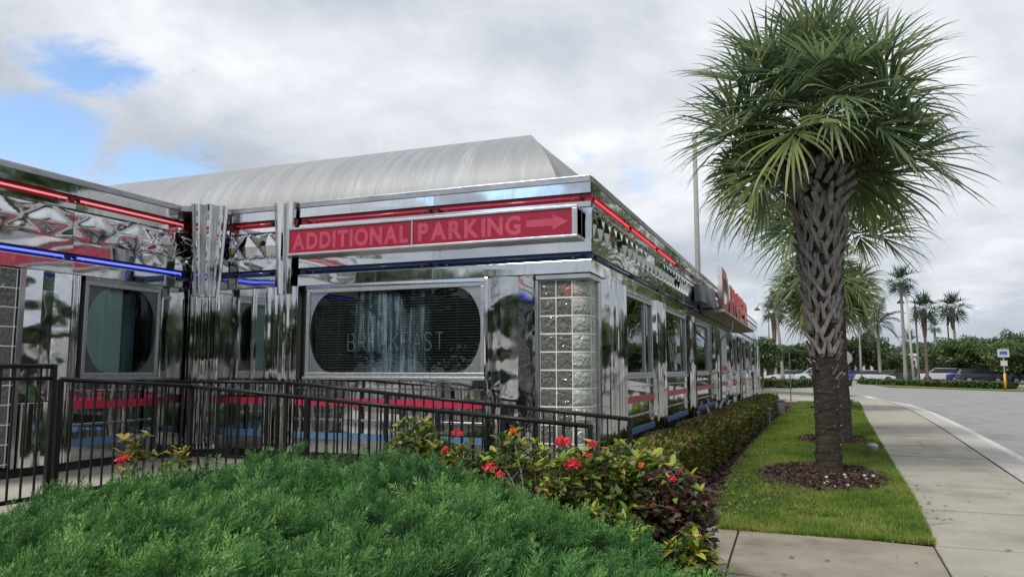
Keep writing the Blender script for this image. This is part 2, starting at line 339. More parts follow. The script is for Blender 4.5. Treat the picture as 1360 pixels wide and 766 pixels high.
# ------------------------------------------------------------------ geometry helpers
ORG = {}
class MB:
    def __init__(s): s.v = []; s.f = []; s.mi = []; s.cm = 0
    def add(s, vs, fs):
        o = len(s.v); s.v += [tuple(p) for p in vs]; s.f += [tuple(o + i for i in f) for f in fs]; s.mi += [s.cm] * len(fs); return s
    def hexa(s, p): return s.add(p, [(0, 3, 2, 1), (4, 5, 6, 7), (0, 1, 5, 4), (1, 2, 6, 5), (2, 3, 7, 6), (3, 0, 4, 7)])
    def box(s, x0, x1, y0, y1, z0, z1):
        return s.hexa([(x0, y0, z0), (x1, y0, z0), (x1, y1, z0), (x0, y1, z0), (x0, y0, z1), (x1, y0, z1), (x1, y1, z1), (x0, y1, z1)])
    def wbox(s, w, u0, u1, n0, n1, z0, z1):
        return s.hexa([w(u0, n0, z0), w(u1, n0, z0), w(u1, n1, z0), w(u0, n1, z0), w(u0, n0, z1), w(u1, n0, z1), w(u1, n1, z1), w(u0, n1, z1)])
    def tube(s, pts, r, n=8, caps=True):
        pts = [Vector(p) for p in pts]; k = len(pts); rs = r if isinstance(r, (list, tuple)) else [r] * k
        vs = []; ref = None
        for i, p in enumerate(pts):
            t = (pts[min(i + 1, k - 1)] - pts[max(i - 1, 0)]).normalized()
            if ref is None or abs(ref.dot(t)) > .98: ref = Vector((0, 0, 1)) if abs(t.z) < .9 else Vector((1, 0, 0))
            a = t.cross(ref).normalized(); b = a.cross(t).normalized(); ref = b
            for j in range(n):
                q = 2 * pi * j / n; vs.append(p + (a * cos(q) + b * sin(q)) * rs[i])
        fs = [(i * n + j, i * n + (j + 1) % n, (i + 1) * n + (j + 1) % n, (i + 1) * n + j) for i in range(k - 1) for j in range(n)]
        if caps: fs += [tuple(range(n))[::-1], tuple((k - 1) * n + j for j in range(n))]
        return s.add(vs, fs)
    def lathe(s, c, prof, n=16):
        c = Vector(c); vs = []
        for (r, z) in prof:
            for j in range(n): q = 2 * pi * j / n; vs.append((c.x + r * cos(q), c.y + r * sin(q), c.z + z))
        k = len(prof)
        fs = [(i * n + j, i * n + (j + 1) % n, (i + 1) * n + (j + 1) % n, (i + 1) * n + j) for i in range(k - 1) for j in range(n)]
        fs += [tuple(range(n))[::-1], tuple((k - 1) * n + j for j in range(n))]
        return s.add(vs, fs)
    def prism(s, pts, a, b, f):
        """pts: 2-D outline; f(u, v, t) -> 3-D; from t=a to t=b"""
        n = len(pts); vs = [f(u, v, a) for u, v in pts] + [f(u, v, b) for u, v in pts]
        return s.add(vs, [tuple(range(n))[::-1], tuple(range(n, 2 * n))] + [(i, (i + 1) % n, n + (i + 1) % n, n + i) for i in range(n)])
    def build(s, name, mat, parent=None, smooth=False, bevel=0., loc=None, world=True):
        org = ORG.get(parent.name, Vector((0, 0, 0))) if parent else (Vector(loc) if loc else Vector((0, 0, 0)))
        sub = org if world else Vector((0, 0, 0))
        me = bpy.data.meshes.new(name)
        me.from_pydata([(p[0] - sub.x, p[1] - sub.y, p[2] - sub.z) for p in s.v], [], s.f)
        mats = mat if isinstance(mat, (list, tuple)) else [mat]
        for m in mats: me.materials.append(m)
        if len(mats) > 1: me.polygons.foreach_set('material_index', s.mi)
        if smooth: me.polygons.foreach_set('use_smooth', [True] * len(me.polygons))
        me.update()
        o = bpy.data.objects.new(name, me); COL.objects.link(o)
        if parent: o.parent = parent; ORG[o.name] = org
        else: o.location = org if world else (loc or (0, 0, 0)); ORG[o.name] = Vector(org)
        if bevel:
            b = o.modifiers.new('bevel', 'BEVEL'); b.width = bevel; b.segments = 2; b.limit_method = 'ANGLE'; b.angle_limit = radians(40)
        return o
def tag(o, label=None, cat=None, group=None, kind=None):
    if label: o['label'] = label
    if cat: o['category'] = cat
    if group: o['group'] = group
    if kind: o['kind'] = kind
    return o
def thing(name, loc, label, cat, group=None):
    o = bpy.data.objects.new(name, None); o.empty_display_size = .2; COL.objects.link(o); o.location = loc; ORG[o.name] = Vector(loc)
    return tag(o, label, cat, group)
def inst(src, parent=None, loc=None, rot=None, scale=None, name=None):
    o = src.copy(); COL.objects.link(o)
    if parent is not None: o.parent = parent
    if loc is not None: o.location = loc
    if rot is not None: o.rotation_euler = rot
    if scale is not None: o.scale = (scale,) * 3 if isinstance(scale, (int, float)) else scale
    return o
def meshobj(name, me, parent=None, loc=(0, 0, 0), rot=(0, 0, 0), scale=1.):
    o = bpy.data.objects.new(name, me); COL.objects.link(o)
    if parent: o.parent = parent
    o.location = loc; o.rotation_euler = rot; o.scale = (scale,) * 3 if isinstance(scale, (int, float)) else scale
    return o
def copy_tree(o, parent=None):
    c = o.copy(); COL.objects.link(c)
    if parent: c.parent = parent
    for ch in list(o.children): copy_tree(ch, c)
    return c
def npmesh(name, V, F, mat, attr=None, smooth=False):
    V = np.asarray(V, dtype=np.float32); F = np.asarray(F, dtype=np.int32)
    me = bpy.data.meshes.new(name); nf, k = F.shape
    me.vertices.add(len(V)); me.vertices.foreach_set('co', V.ravel())
    me.loops.add(nf * k); me.loops.foreach_set('vertex_index', F.ravel())
    me.polygons.add(nf); me.polygons.foreach_set('loop_start', np.arange(0, nf * k, k, dtype=np.int32)); me.polygons.foreach_set('loop_total', np.full(nf, k, dtype=np.int32))
    if smooth: me.polygons.foreach_set('use_smooth', np.ones(nf, dtype=bool))
    for m in (mat if isinstance(mat, (list, tuple)) else [mat]): me.materials.append(m)
    me.update(calc_edges=True)
    if attr is not None:
        a = me.attributes.new('tint', 'FLOAT', 'POINT'); a.data.foreach_set('value', np.asarray(attr, dtype=np.float32))
    return me
def scatter(tv, tf, pos, R, scale):
    """replicate template (tv, tf) n times: pos (n,3), R (n,3,3), scale (n,) or (n,3)"""
    n = len(pos); scale = np.asarray(scale)
    if scale.ndim == 1: scale = scale[:, None]
    V = np.einsum('nij,nkj->nki', R, tv[None] * scale[:, None, :]) + pos[:, None, :]
    F = tf[None] + (np.arange(n) * len(tv))[:, None, None]
    return V.reshape(-1, 3), F.reshape(-1, tf.shape[1])
def rots(az, el, roll):
    """frame: local +Y points along direction (az from +X, el), local Z is the 'up' side, rolled about Y"""
    ca, sa, ce, se = np.cos(az), np.sin(az), np.cos(el), np.sin(el)
    y = np.stack([ca * ce, sa * ce, se], -1); x = np.stack([sa, -ca, np.zeros_like(az)], -1); z = np.cross(x, y)
    cr, sr = np.cos(roll)[:, None], np.sin(roll)[:, None]
    x2 = x * cr + z * sr; z2 = z * cr - x * sr
    return np.stack([x2, y, z2], -1)
LEAF_V = np.array([(0, 0, 0), (-.24, .35, .07), (0, .42, 0), (.24, .35, .07), (-.16, .75, .05), (.16, .75, .05), (0, 1, -.06)], float)
LEAF_F = np.array([(0, 2, 1), (0, 3, 2), (1, 2, 4), (2, 3, 5), (2, 6, 4), (2, 5, 6)])
LEAF4_V = np.array([(0, 0, 0), (-.27, .45, .07), (0, .5, 0), (.27, .45, .07), (0, 1, -.05)], float)
LEAF4_F = np.array([(0, 2, 1), (0, 3, 2), (1, 2, 4), (2, 3, 4)])
DIA_V = np.array([(0, 0, 0), (-.3, .5, .06), (.3, .5, .06), (0, 1, 0)], float)
DIA_F = np.array([(0, 2, 1), (1, 2, 3)])

# ------------------------------------------------------------------ ground, road, walks
def sheet(name, poly, z, mat, label=None, kind='structure', thick=0.):
    m = MB(); n = len(poly)
    if thick:
        m.prism([(x, y) for x, y in poly], z - thick, z, lambda u, v, t: (u, v, t))
    else: m.add([(x, y, z) for x, y in poly], [tuple(range(n))])
    o = m.build(name, mat); tag(o, label, kind=kind); return o
def strip(name, L_, R_, z, mat, thick=0., zr=None):
    m = MB(); n = len(L_)
    vs = [(x, y, z) for x, y in L_] + [(x, y, z if zr is None else zr) for x, y in R_]
    fs = [(i, n + i, n + i + 1, i + 1) for i in range(n - 1)]
    m.add(vs, fs)
    if thick:
        m.add([(x, y, (z if zr is None else zr)) for x, y in R_] + [(x, y, (z if zr is None else zr) - thick) for x, y in R_], [(i, n + i, n + i + 1, i + 1) for i in range(n - 1)])
    return tag(m.build(name, mat), kind='structure')
g = sheet('ground', [(-700, -500), (700, -500), (700, 900), (-700, 900)], -.135, M['ground'], 'pale paved ground of the site running to the horizon')
road = sheet('road', [(2.9, -80), (60, -80), (60, 75), (17, 62), (6, 74), (-10, 84), (-50, 86), (-50, 46), (-5, 43.5), (2.9, 43)], -.125, M['road'], 'grey road and driveway mouth beside the sidewalk')
YS = [-6, 4.2, 5.7, 7.28, 9.1, 10.95, 12.75, 14.5, 16.3, 18.1, 19.9, 21.7, 23.5, 25.3, 27.1, 28.9, 30.7, 32.5, 34.3, 36.2, 38.4, 40.6, 42.4]
xl = lambda y: float(np.interp(y, [-6, 4, 7.28, 9.9, 15, 25, 34.7, 43], [.75, .82, .90, 1.04, 1.18, 1.50, 1.90, 2.1]))
xr = lambda y: float(np.interp(y, [-6, 5, 11.7, 15.6, 22, 30, 37, 43], [1.95, 2.25, 2.50, 2.70, 3.02, 3.30, 3.30, 3.0]))
G = .014
sw = tag(MB().add([(xl(y), y, -.02) for y in YS] + [(xr(y), y, -.02) for y in YS], [(i, len(YS) + i, len(YS) + i + 1, i + 1) for i in range(len(YS) - 1)]).build('sidewalk', M['mulch']), 'pale concrete sidewalk between lawn and road', kind='structure')
def slab(parent, poly, z, mat, th=.10):
    c = (sum(p[0] for p in poly) / len(poly), sum(p[1] for p in poly) / len(poly))
    q = []
    for x, y in poly:
        q.append((x - math.copysign(.006, x - c[0]), y - math.copysign(.030 if y > 6.5 else .012, y - c[1])))
    dz = random.uniform(-.003, .003)
    o = MB().prism(q, z - th, z + dz, lambda u, v, t: (u, v, t)).build('slab', mat, parent, bevel=.006); return o
for i in range(len(YS) - 1):
    a, b = YS[i], YS[i + 1]
    slab(sw, [(xl(a), a), (xr(a), a), (xr(b), b), (xl(b), b)], 0, M['walk'])
for x0, x1 in ((-14, -5), (-5, .6), (.6, 2.1)):
    slab(sw, [(x0, 36.9), (x1, 36.9), (x1, 42.9), (x0, 42.9)], -.012, M['walk'])
wf_ = tag(MB().add([(-1.75, 4.2, -.03), (.8, 4.2, -.03), (.88, 7.4, -.03), (-1.75, 7.6, -.03)], [(0, 1, 2, 3)]).build('front_walk', M['mulch']), 'stained concrete walk crossing in front of the lawn', kind='structure')
slab(wf_, [(-.62, 5.80), (xl(5.8) - .002, 5.68), (.897, 7.27), (-.66, 7.50)], 0, M['walk_front'])
slab(wf_, [(-1.72, 5.92), (-.622, 5.80), (-.662, 7.50), (-1.72, 7.62)], 0, M['walk_front'])
slab(wf_, [(-.60, 4.15), (xl(4.2) - .01, 4.15), (xl(5.66) - .01, 5.65), (-.615, 5.77)], 0, M['walk_front'])
slab(wf_, [(-.60, 1.5), (xl(2) - .01, 1.5), (xl(4.1) - .01, 4.12), (-.60, 4.12)], 0, M['walk_front'])
# kerb with gutter
ky = [-6, 2, 8, 11.7, 15.6, 19, 22, 26, 30, 34, 37, 39.5, 41.5]
KL = [(xr(y) + .018, y) for y in ky]; KR = [(xr(y) + .5 + (.0 if y < 37 else (y - 37) * -.12), y) for y in ky]
strip('kerb', KL, KR, 0.0, M['kerb'], thick=.13, zr=-.033)
strip('painted_kerb_edge', [(x + .004, y) for x, y in KR], [(x + .17, y) for x, y in KR], -.036, M['paint'], thick=.09, zr=-.045)
tag(MB().add([(3.35, 38.0, -.119), (3.75, 37.6, -.119), (3.2, 49.5, -.119), (2.8, 49.8, -.119)], [(0, 1, 2, 3)]).build('crossing_line', M['paint']), 'white painted line on the road at the driveway', kind='structure')
bed = sheet('planting_bed', [(-2.25, 5.0), (-1.76, 5.0), (-1.76, 7.62), (-.8, 7.62), (-.9, 10.5), (-.95, 20), (-.6, 36.8), (-2.25, 36.8)], -.012, M['mulch'], 'dark mulch bed along the foot of the diner')
LL = [(-.83, 7.60), (-.98, 9.2), (-1.05, 11), (-1.08, 15), (-.98, 22), (-.78, 28), (-.6, 33), (-.5, 36.8)]
LRt = [(xl(y) - .02, y) for y in (7.34, 9.2, 11, 15, 22, 28, 33, 36.8)]
strip('lawn', LL, LRt, -.002, M['lawn'])
def disc(name, cx, cy, rx, ry, z, label, rough=.12):
    vs = [(cx, cy, z + .035)]; n = 40
    for r_ in (.5, 1.):
        for i in range(n):
            a = 2 * pi * i / n; k = r_ * (1 + (random.uniform(-rough, rough) if r_ == 1 else 0)); vs.append((cx + rx * k * cos(a), cy + ry * k * sin(a), z + (.02 if r_ < 1 else -.004)))
    fs = [(0, 1 + i, 1 + (i + 1) % n) for i in range(n)] + [(1 + i, 1 + n + i, 1 + n + (i + 1) % n, 1 + (i + 1) % n) for i in range(n)]
    return tag(MB().add(vs, fs).build(name, M['mulch'], smooth=True), label, kind='structure')
MUL = [(.08, 11.35, .84, 1.45), (.40, 17.2, .72, 1.3), (.62, 30.6, .8, 1.5)]
for i, (x, y, rx, ry) in enumerate(MUL): disc('mulch_ring', x, y, rx, ry, .003, None)
# grass blades
def in_mulch(x, y, k=.96):
    r = np.zeros_like(x, dtype=bool)
    for (a, b, c, d) in MUL: r |= ((x - a) / c) ** 2 + ((y - b) / d) ** 2 < (k + .12 * np.sin(x * 17 + y * 9)) ** 2
    return r
lly = np.array([p[1] for p in LL]); llx = np.array([p[0] for p in LL])
def grass(n, y0, y1, h, w, power=1.):
    y = y0 + (y1 - y0) * RNG.random(n) ** power
    a = np.interp(y, lly, llx) - .03 + .05 * np.sin(y * 5.3) * RNG.random(n); b = np.array([0.]) + np.interp(y, [7.28, 9.9, 15, 25, 34.7, 43], [.90, 1.04, 1.18, 1.50, 1.90, 2.1]) + .015
    x = a + (b - a) * RNG.random(n); k = ~in_mulch(x, y); x, y = x[k], y[k]
    pn = np.sin(x * 3.1 + 1.3 * np.sin(y * 1.7)) * np.cos(y * 2.3 + x) * .5 + .5
    bare = RNG.random(len(x)) < .5 * np.clip(2.2 * np.exp(-((x - .35) ** 2 / .10 + (y - 8.1) ** 2 / .05)), 0, 1) + .75 * np.clip(np.sin(x * 6.1 + 4) * np.sin(y * 4.3 + 1.) - .55, 0, 1) * 2
    x, y, pn = x[~bare], y[~bare], pn[~bare]; n = len(x)
    az = RNG.random(n) * 2 * pi; ln = h * (.6 + .8 * RNG.random(n)); lean = ln * (.2 + .75 * RNG.random(n)); wd = w * (.7 + .6 * RNG.random(n))
    dx, dy = np.cos(az), np.sin(az); z0 = -.004 + 0 * x
    V = np.stack([np.stack([x - dy * wd, y + dx * wd, z0], -1), np.stack([x + dy * wd, y - dx * wd, z0], -1),
                  np.stack([x + dx * lean, y + dy * lean, z0 + ln * .85], -1)], 1).reshape(-1, 3)
    F = np.arange(3 * n).reshape(-1, 3)
    pn2 = .5 + .5 * np.sin(x * 7.3 + 2 * np.sin(y * 3.1)) * np.sin(y * 5.2 - x * 2)
    t = np.repeat(np.clip(RNG.random(n) * .50 + pn * .34 + pn2 * .30 - .06, 0, 1), 3)
    return V, F, t
gs = [grass(150000, 7.3, 13, .05, .0035, 1.15), grass(120000, 13, 22, .052, .006), grass(60000, 22, 36.8, .055, .011)]
V = np.concatenate([q[0] for q in gs]); off = np.cumsum([0] + [len(q[0]) for q in gs[:-1]])
F = np.concatenate([q[1] + o_ for q, o_ in zip(gs, off)])
tag(meshobj('lawn_grass', npmesh('lawn_grass', V, F, M['grass'], np.concatenate([q[2] for q in gs]))), 'short green lawn grass between hedge and sidewalk', 'grass', kind='stuff')
# broad-leaved weeds in the turf
n = 2600; x = -1.0 + 1.0 * RNG.random(n) ** 1.5; y = 8.0 + 2.9 * RNG.random(n); k = (~in_mulch(x, y, 1.0)) & (np.sin(x * 9 + y * 4) * np.sin(y * 7) > -.3); x, y = x[k], y[k]; n = len(x)
V, F = scatter(np.array([(0, 0, 0), (-.3, .45, .07), (0, .5, 0), (.3, .45, .07), (0, 1, -.05)], float), np.array([(0, 2, 1), (0, 3, 2), (1, 2, 4), (2, 3, 4)]), np.stack([x, y, .025 + .03 * RNG.random(n)], -1), rots(RNG.random(n) * 6.28, RNG.normal(.3, .4, n), RNG.normal(0, .4, n)), .022 + .022 * RNG.random(n))
tag(meshobj('lawn_weeds', npmesh('lawn_weeds', V, F, M['shrub_small'])), 'small broad-leaved weeds in the turf beside the mulch ring', 'weeds', kind='stuff')
# mulch chips
def chips(n, fn, size):
    P = fn(n); n = len(P)
    R = rots(RNG.random(n) * 2 * pi, RNG.normal(0, .35, n), RNG.normal(0, .5, n))
    tv = np.array([(-.3, -.5, 0), (.3, -.5, 0), (.25, .5, .1), (-.3, .45, .05)]); tf = np.array([(0, 1, 2, 3)])
    return scatter(tv, tf, P, R, size * (.5 + RNG.random(n)))
def ring_pts(n):
    out = []
    for (a, b, c, d), k in zip(MUL, (.6, .3, .1)):
        m = int(n * k); r = np.sqrt(RNG.random(m)) * 1.02; t = RNG.random(m) * 2 * pi
        out.append(np.stack([a + c * r * np.cos(t), b + d * r * np.sin(t), .012 + .035 * (1 - r) + RNG.random(m) * .015], -1))
    return np.concatenate(out)
V1, F1 = chips(9000, ring_pts, .038)
def bed_pts(n):
    y = 5.6 + 26 * RNG.random(n) ** 1.7; a = -1.9; b = np.interp(y, [5.6, 7.6, 7.61, 10, 20, 36], [-1.7, -1.7, -.85, -1.0, -1.0, -.6]); x = a + (b - a) * RNG.random(n) ** .6
    return np.stack([x, y, RNG.random(n) * .02], -1)
V2, F2 = chips(22000, bed_pts, .04)
tag(meshobj('mulch_chips', npmesh('mulch_chips', np.concatenate([V1, V2]), np.concatenate([F1, F2 + len(V1)]), M['chip'])), 'dark brown mulch chips round the palm and under the hedge', 'mulch', kind='stuff')
PEB = None
for i in range(11):
    a = random.uniform(-.4, 2.2); x, y = .28 + random.uniform(-.35, .5), 10.75 + random.uniform(-.7, .45)
    if PEB is None:
        PEB = tag(MB().lathe((0, 0, 0), [(.001, -.01), (.022, .0), (.027, .012), (.018, .024), (.002, .03)], 8).build('pebble', M['pebble'], smooth=True, world=False), 'pale round stone lying in the mulch before the palm', 'stone', 'pale stones in the palm mulch'); o = PEB
    else: o = inst(PEB)
    o.location = (x, y, .045); o.scale = (random.uniform(.5, 1.0),) * 3; o.rotation_euler = (0, 0, a)

# ------------------------------------------------------------------ the ramp and landing
rm = MB(); rm.box(-7.95, -5.9, 1.0, 8.25, -.1, .30); rm.box(-14.0, -7.95, 1.0, 4.38, -.1, .30)
rm.add([(-5.9, 6.02, .30), (-5.9, 8.3, .30), (-1.75, 8.3, .005), (-1.75, 6.02, .005), (-5.9, 6.02, -.1), (-1.75, 6.02, -.1)], [(0, 3, 2, 1), (0, 4, 5, 3)])
tag(rm.build('ramp', M['ramp']), 'pale concrete ramp and landing in front of the diner', kind='structure')
tag(MB().box(-7.84, -5.96, 1., 6.0, .301, .306).build('landing_surface', M['ramp']), kind='structure')

# ------------------------------------------------------------------ the diner
DN = thing('diner', (-5, 14, 0), 'chrome stainless steel diner with red and blue bands and neon tubes', 'diner')
wF = lambda u, n, z: (u, 8.26 - n, z)
wR = lambda u, n, z: (-2.31 + n, u, z - .0017)
wL = lambda u, n, z: (-7.94 + n, u, z)
def P(name, w, u0, u1, z0, z1, n0, n1, mat, parent=None, bevel=0., tilt=.0022):
    """a sheet-metal piece, each a hair out of true so that its reflections break at the joints"""
    a, b, c, d = [random.uniform(-tilt, tilt) for _ in range(4)]
    m = MB().hexa([w(u0, n0, z0), w(u1, n0, z0), w(u1, n1 + a, z0), w(u0, n1 + b, z0), w(u0, n0, z1), w(u1, n0, z1), w(u1, n1 + c, z1), w(u0, n1 + d, z1)])
    return m.build(name, mat, parent or DN, bevel=bevel)
def cuts(a, b, step):
    n = max(1, round((b - a) / step)); return [(a + (b - a) * i / n, a + (b - a) * (i + 1) / n) for i in range(n)]
def quilt(w, u0, u1, z0, z1, n, mat, step=.33):
    """stamped sheet: a lattice of raised lozenges with creases between them"""
    k = max(2, round((u1 - u0) / step)); nu, nz = k * 12, 12; m = MB(); vs = []
    ph = random.uniform(0, 6); soft = .5 if step > .5 else .0; H_ = .050 * (.55 if step > .5 else 1)
    for j in range(nz + 1):
        v = j / nz
        for i in range(nu + 1):
            t = i / 12; a = abs((t % 1) - .5) * 2; b = abs(v - .5) * 2
            d = a + b                       # 0 at a lozenge centre, 1 on its edge, 2 at the lattice corner
            h = 1 - d if d < 1 else (d - 1) * .55
            if soft: h = .5 * h + .5 * sin(h * pi / 2) + .12 * sin(t * 2.1 + ph + v * 2)
            edge = min(1, v * 8, (1 - v) * 8)
            vs.append(w(u0 + (u1 - u0) * i / nu, n + H_ * h * edge, z0 + (z1 - z0) * v))
    K = nu + 1
    m.add(vs, [(j * K + i, j * K + i + 1, (j + 1) * K + i + 1, (j + 1) * K + i) for j in range(nz) for i in range(nu)])
    nf = len(m.f); m.wbox(w, u0, u1, -.03, n - .003, z0, z1)
    o = m.build('quilted_panel', mat, DN)
    if soft: o.data.polygons.foreach_set('use_smooth', [True] * nf + [False] * (len(m.f) - nf))
    return o
def top_bands(w, u0, u1, red_lit, blue_lit, quilts=True, tubes=True, qn=.02, qs=.33):
    """coping, fascia, red channel, strip, quilted zone, strip, blue channel, cornice"""
    for a, b in cuts(u0, u1, 3.2):
        P('coping', w, a + .002, b - .002, 3.585, 3.665, -.35, .065, M['coping'], bevel=.008)
    for a, b in cuts(u0, u1, 2.2):
        P('fascia_panel', w, a + .0015, b - .0015, 3.462, 3.582, -.03, .055, M['chrome'])
        P('red_channel', w, a, b, 3.362, 3.460, -.03, .012, M['red_band'], tilt=0)
        P('fascia_panel', w, a + .0015, b - .0015, 3.300, 3.360, -.03, .055, M['chrome'])
        if quilts: quilt(w, a + .002, b - .002, 2.932, 3.298, qn, M['chrome'], qs)
        else: P('wall_panel', w, a + .002, b - .002, 2.932, 3.298, -.03, .02, M['chrome_wavy'])
        P('fascia_panel', w, a + .0015, b - .0015, 2.782, 2.930, -.03, .05, M['chrome'])
        P('blue_channel', w, a, b, 2.690, 2.780, -.03, .012, M['blue_band'], tilt=0)
        P('cornice_panel', w, a + .0015, b - .0015, 2.542, 2.688, -.03, .060, M['chrome'], bevel=.004)
def tube_run(w, u0, u1, z, kind, name='neon_tube'):
    L_ = 1.95; k = max(1, round((u1 - u0) / L_)); s = (u1 - u0) / k
    for i in range(k):
        a, b = u0 + i * s + .05, u0 + (i + 1) * s - .05
        m = MB(); m.cm = 0
        m.tube([w(a, .02, z - .012), w(a + .015, .052, z), w(b - .015, .052, z), w(b, .02, z - .012)], .0125, 8)
        o = m.build(name, M[kind], DN, smooth=True)
        for q in (a + .12, b - .12): MB().wbox(w, q - .012, q + .012, .012, .045, z - .022, z - .010).build('tube_clip', M['alu'], o)
        for q in (a, b): MB().wbox(w, q - .03 if q == b else q - .005, q + .005 if q == b else q + .03, .03, .066, z - .016, z + .016).build('end_cap', M['black'], o)
def fluted(name, w, u0, u1, z0, z1, depth, nfl, mat, tb=1., n0=0., u0b=None, u1b=None):
    """pilaster of folded steel: flat lands, sharp creases and narrow grooves"""
    rnd = random.Random(int((u0 + 50) * 977 + nfl)); pts = [(0., n0)]
    pts.append((.035, n0 + depth * .75))
    for i in range(nfl):
        a = .06 + .88 * i / nfl; b = .06 + .88 * (i + 1) / nfl; m_ = (a + b) / 2; e_ = (b - a)
        k = rnd.uniform(.85, 1.1)
        pts += [(a + e_ * .04, n0 + depth * .45), (a + e_ * .24, n0 + depth * .84 * k), (m_ - e_ * .04, n0 + depth * k), (m_ + e_ * .08, n0 + depth * .98 * k), (b - e_ * .18, n0 + depth * .72 * k)]
    pts += [(.965, n0 + depth * .75), (1., n0)]
    ub0 = u0 if u0b is None else u0b; ub1 = u1 if u1b is None else u1b
    vs = [w(ub0 + (ub1 - ub0) * t, n * tb + (1 - tb) * n0, z0) for t, n in pts] + [w(u0 + (u1 - u0) * t, n, z1) for t, n in pts]
    vs += [w(ub0, -.02, z0), w(ub1, -.02, z0), w(u0, -.02, z1), w(u1, -.02, z1)]
    K = len(pts); fs = [(i, i + 1, K + i + 1, K + i) for i in range(K - 1)]
    fs += [tuple([2 * K + 2] + list(range(K, 2 * K)) + [2 * K + 3]), tuple([2 * K + 1] + list(range(K - 1, -1, -1)) + [2 * K])]
    o = MB().add(vs, fs).build(name, mat, DN)
    b = o.modifiers.new('bevel', 'BEVEL'); b.width = .004; b.segments = 2; b.limit_method = 'ANGLE'; b.angle_limit = radians(12)
    return o
def pleated(w, u0, u1, z0, z1, n, mat, name='pleated_panel'):
    """tall panel folded into a few shallow facets"""
    k = max(2, round((u1 - u0) / .2)); us = [u0 + (u1 - u0) * i / k for i in range(k + 1)]; ns = [n + (.055 if i % 2 else .0) + random.uniform(-.006, .006) for i in range(k + 1)]
    R_ = 1; m = MB(); vs = []; 
    ph = [random.uniform(0, 6) for _ in range(k + 1)]
    for r in range(R_ + 1):
        z = z0 + (z1 - z0) * r / R_
        for i in range(k + 1): vs.append(w(us[i], ns[i], z))
    K = k + 1; fs = [(r * K + i, r * K + i + 1, (r + 1) * K + i + 1, (r + 1) * K + i) for r in range(R_) for i in range(k)]
    m.add(vs, fs); m.wbox(w, u0, u1, -.03, n - .012, z0, z1)
    return m.build(name, mat, DN)
def lower_bands(w, u0, u1, rib=True, base0=0.):
    for a, b in cuts(u0, u1, 2.6):
        P('base_trim', w, a, b, base0, .398, -.06, -.02, M['black_base'])
        P('skirt_panel', w, a + .001, b - .001, .400, .568, -.03, .028, M['chrome_soft'])
        P('blue_stripe', w, a, b, .570, .652, -.03, .046, M['blue_stripe'], tilt=.001)
        P('kick_panel', w, a + .001, b - .001, .654, .798, -.03, .03, M['chrome'])
        P('rib', w, a, b, .800, .828, -.03, .052, M['chrome_soft'], bevel=.006)
        P('kick_panel', w, a + .001, b - .001, .830, .988, -.03, .03, M['chrome'])
        P('red_stripe', w, a, b, .990, 1.082, -.03, .044, M['red_stripe'], tilt=.001)
        P('kick_panel', w, a + .001, b - .001, 1.084, 1.198, -.03, .03, M['chrome'])
        P('rib', w, a, b, 1.200, 1.216, -.03, .046, M['chrome_soft'])
        P('sill_panel', w, a + .001, b - .001, 1.218, 1.318, -.03, .034, M['chrome'])
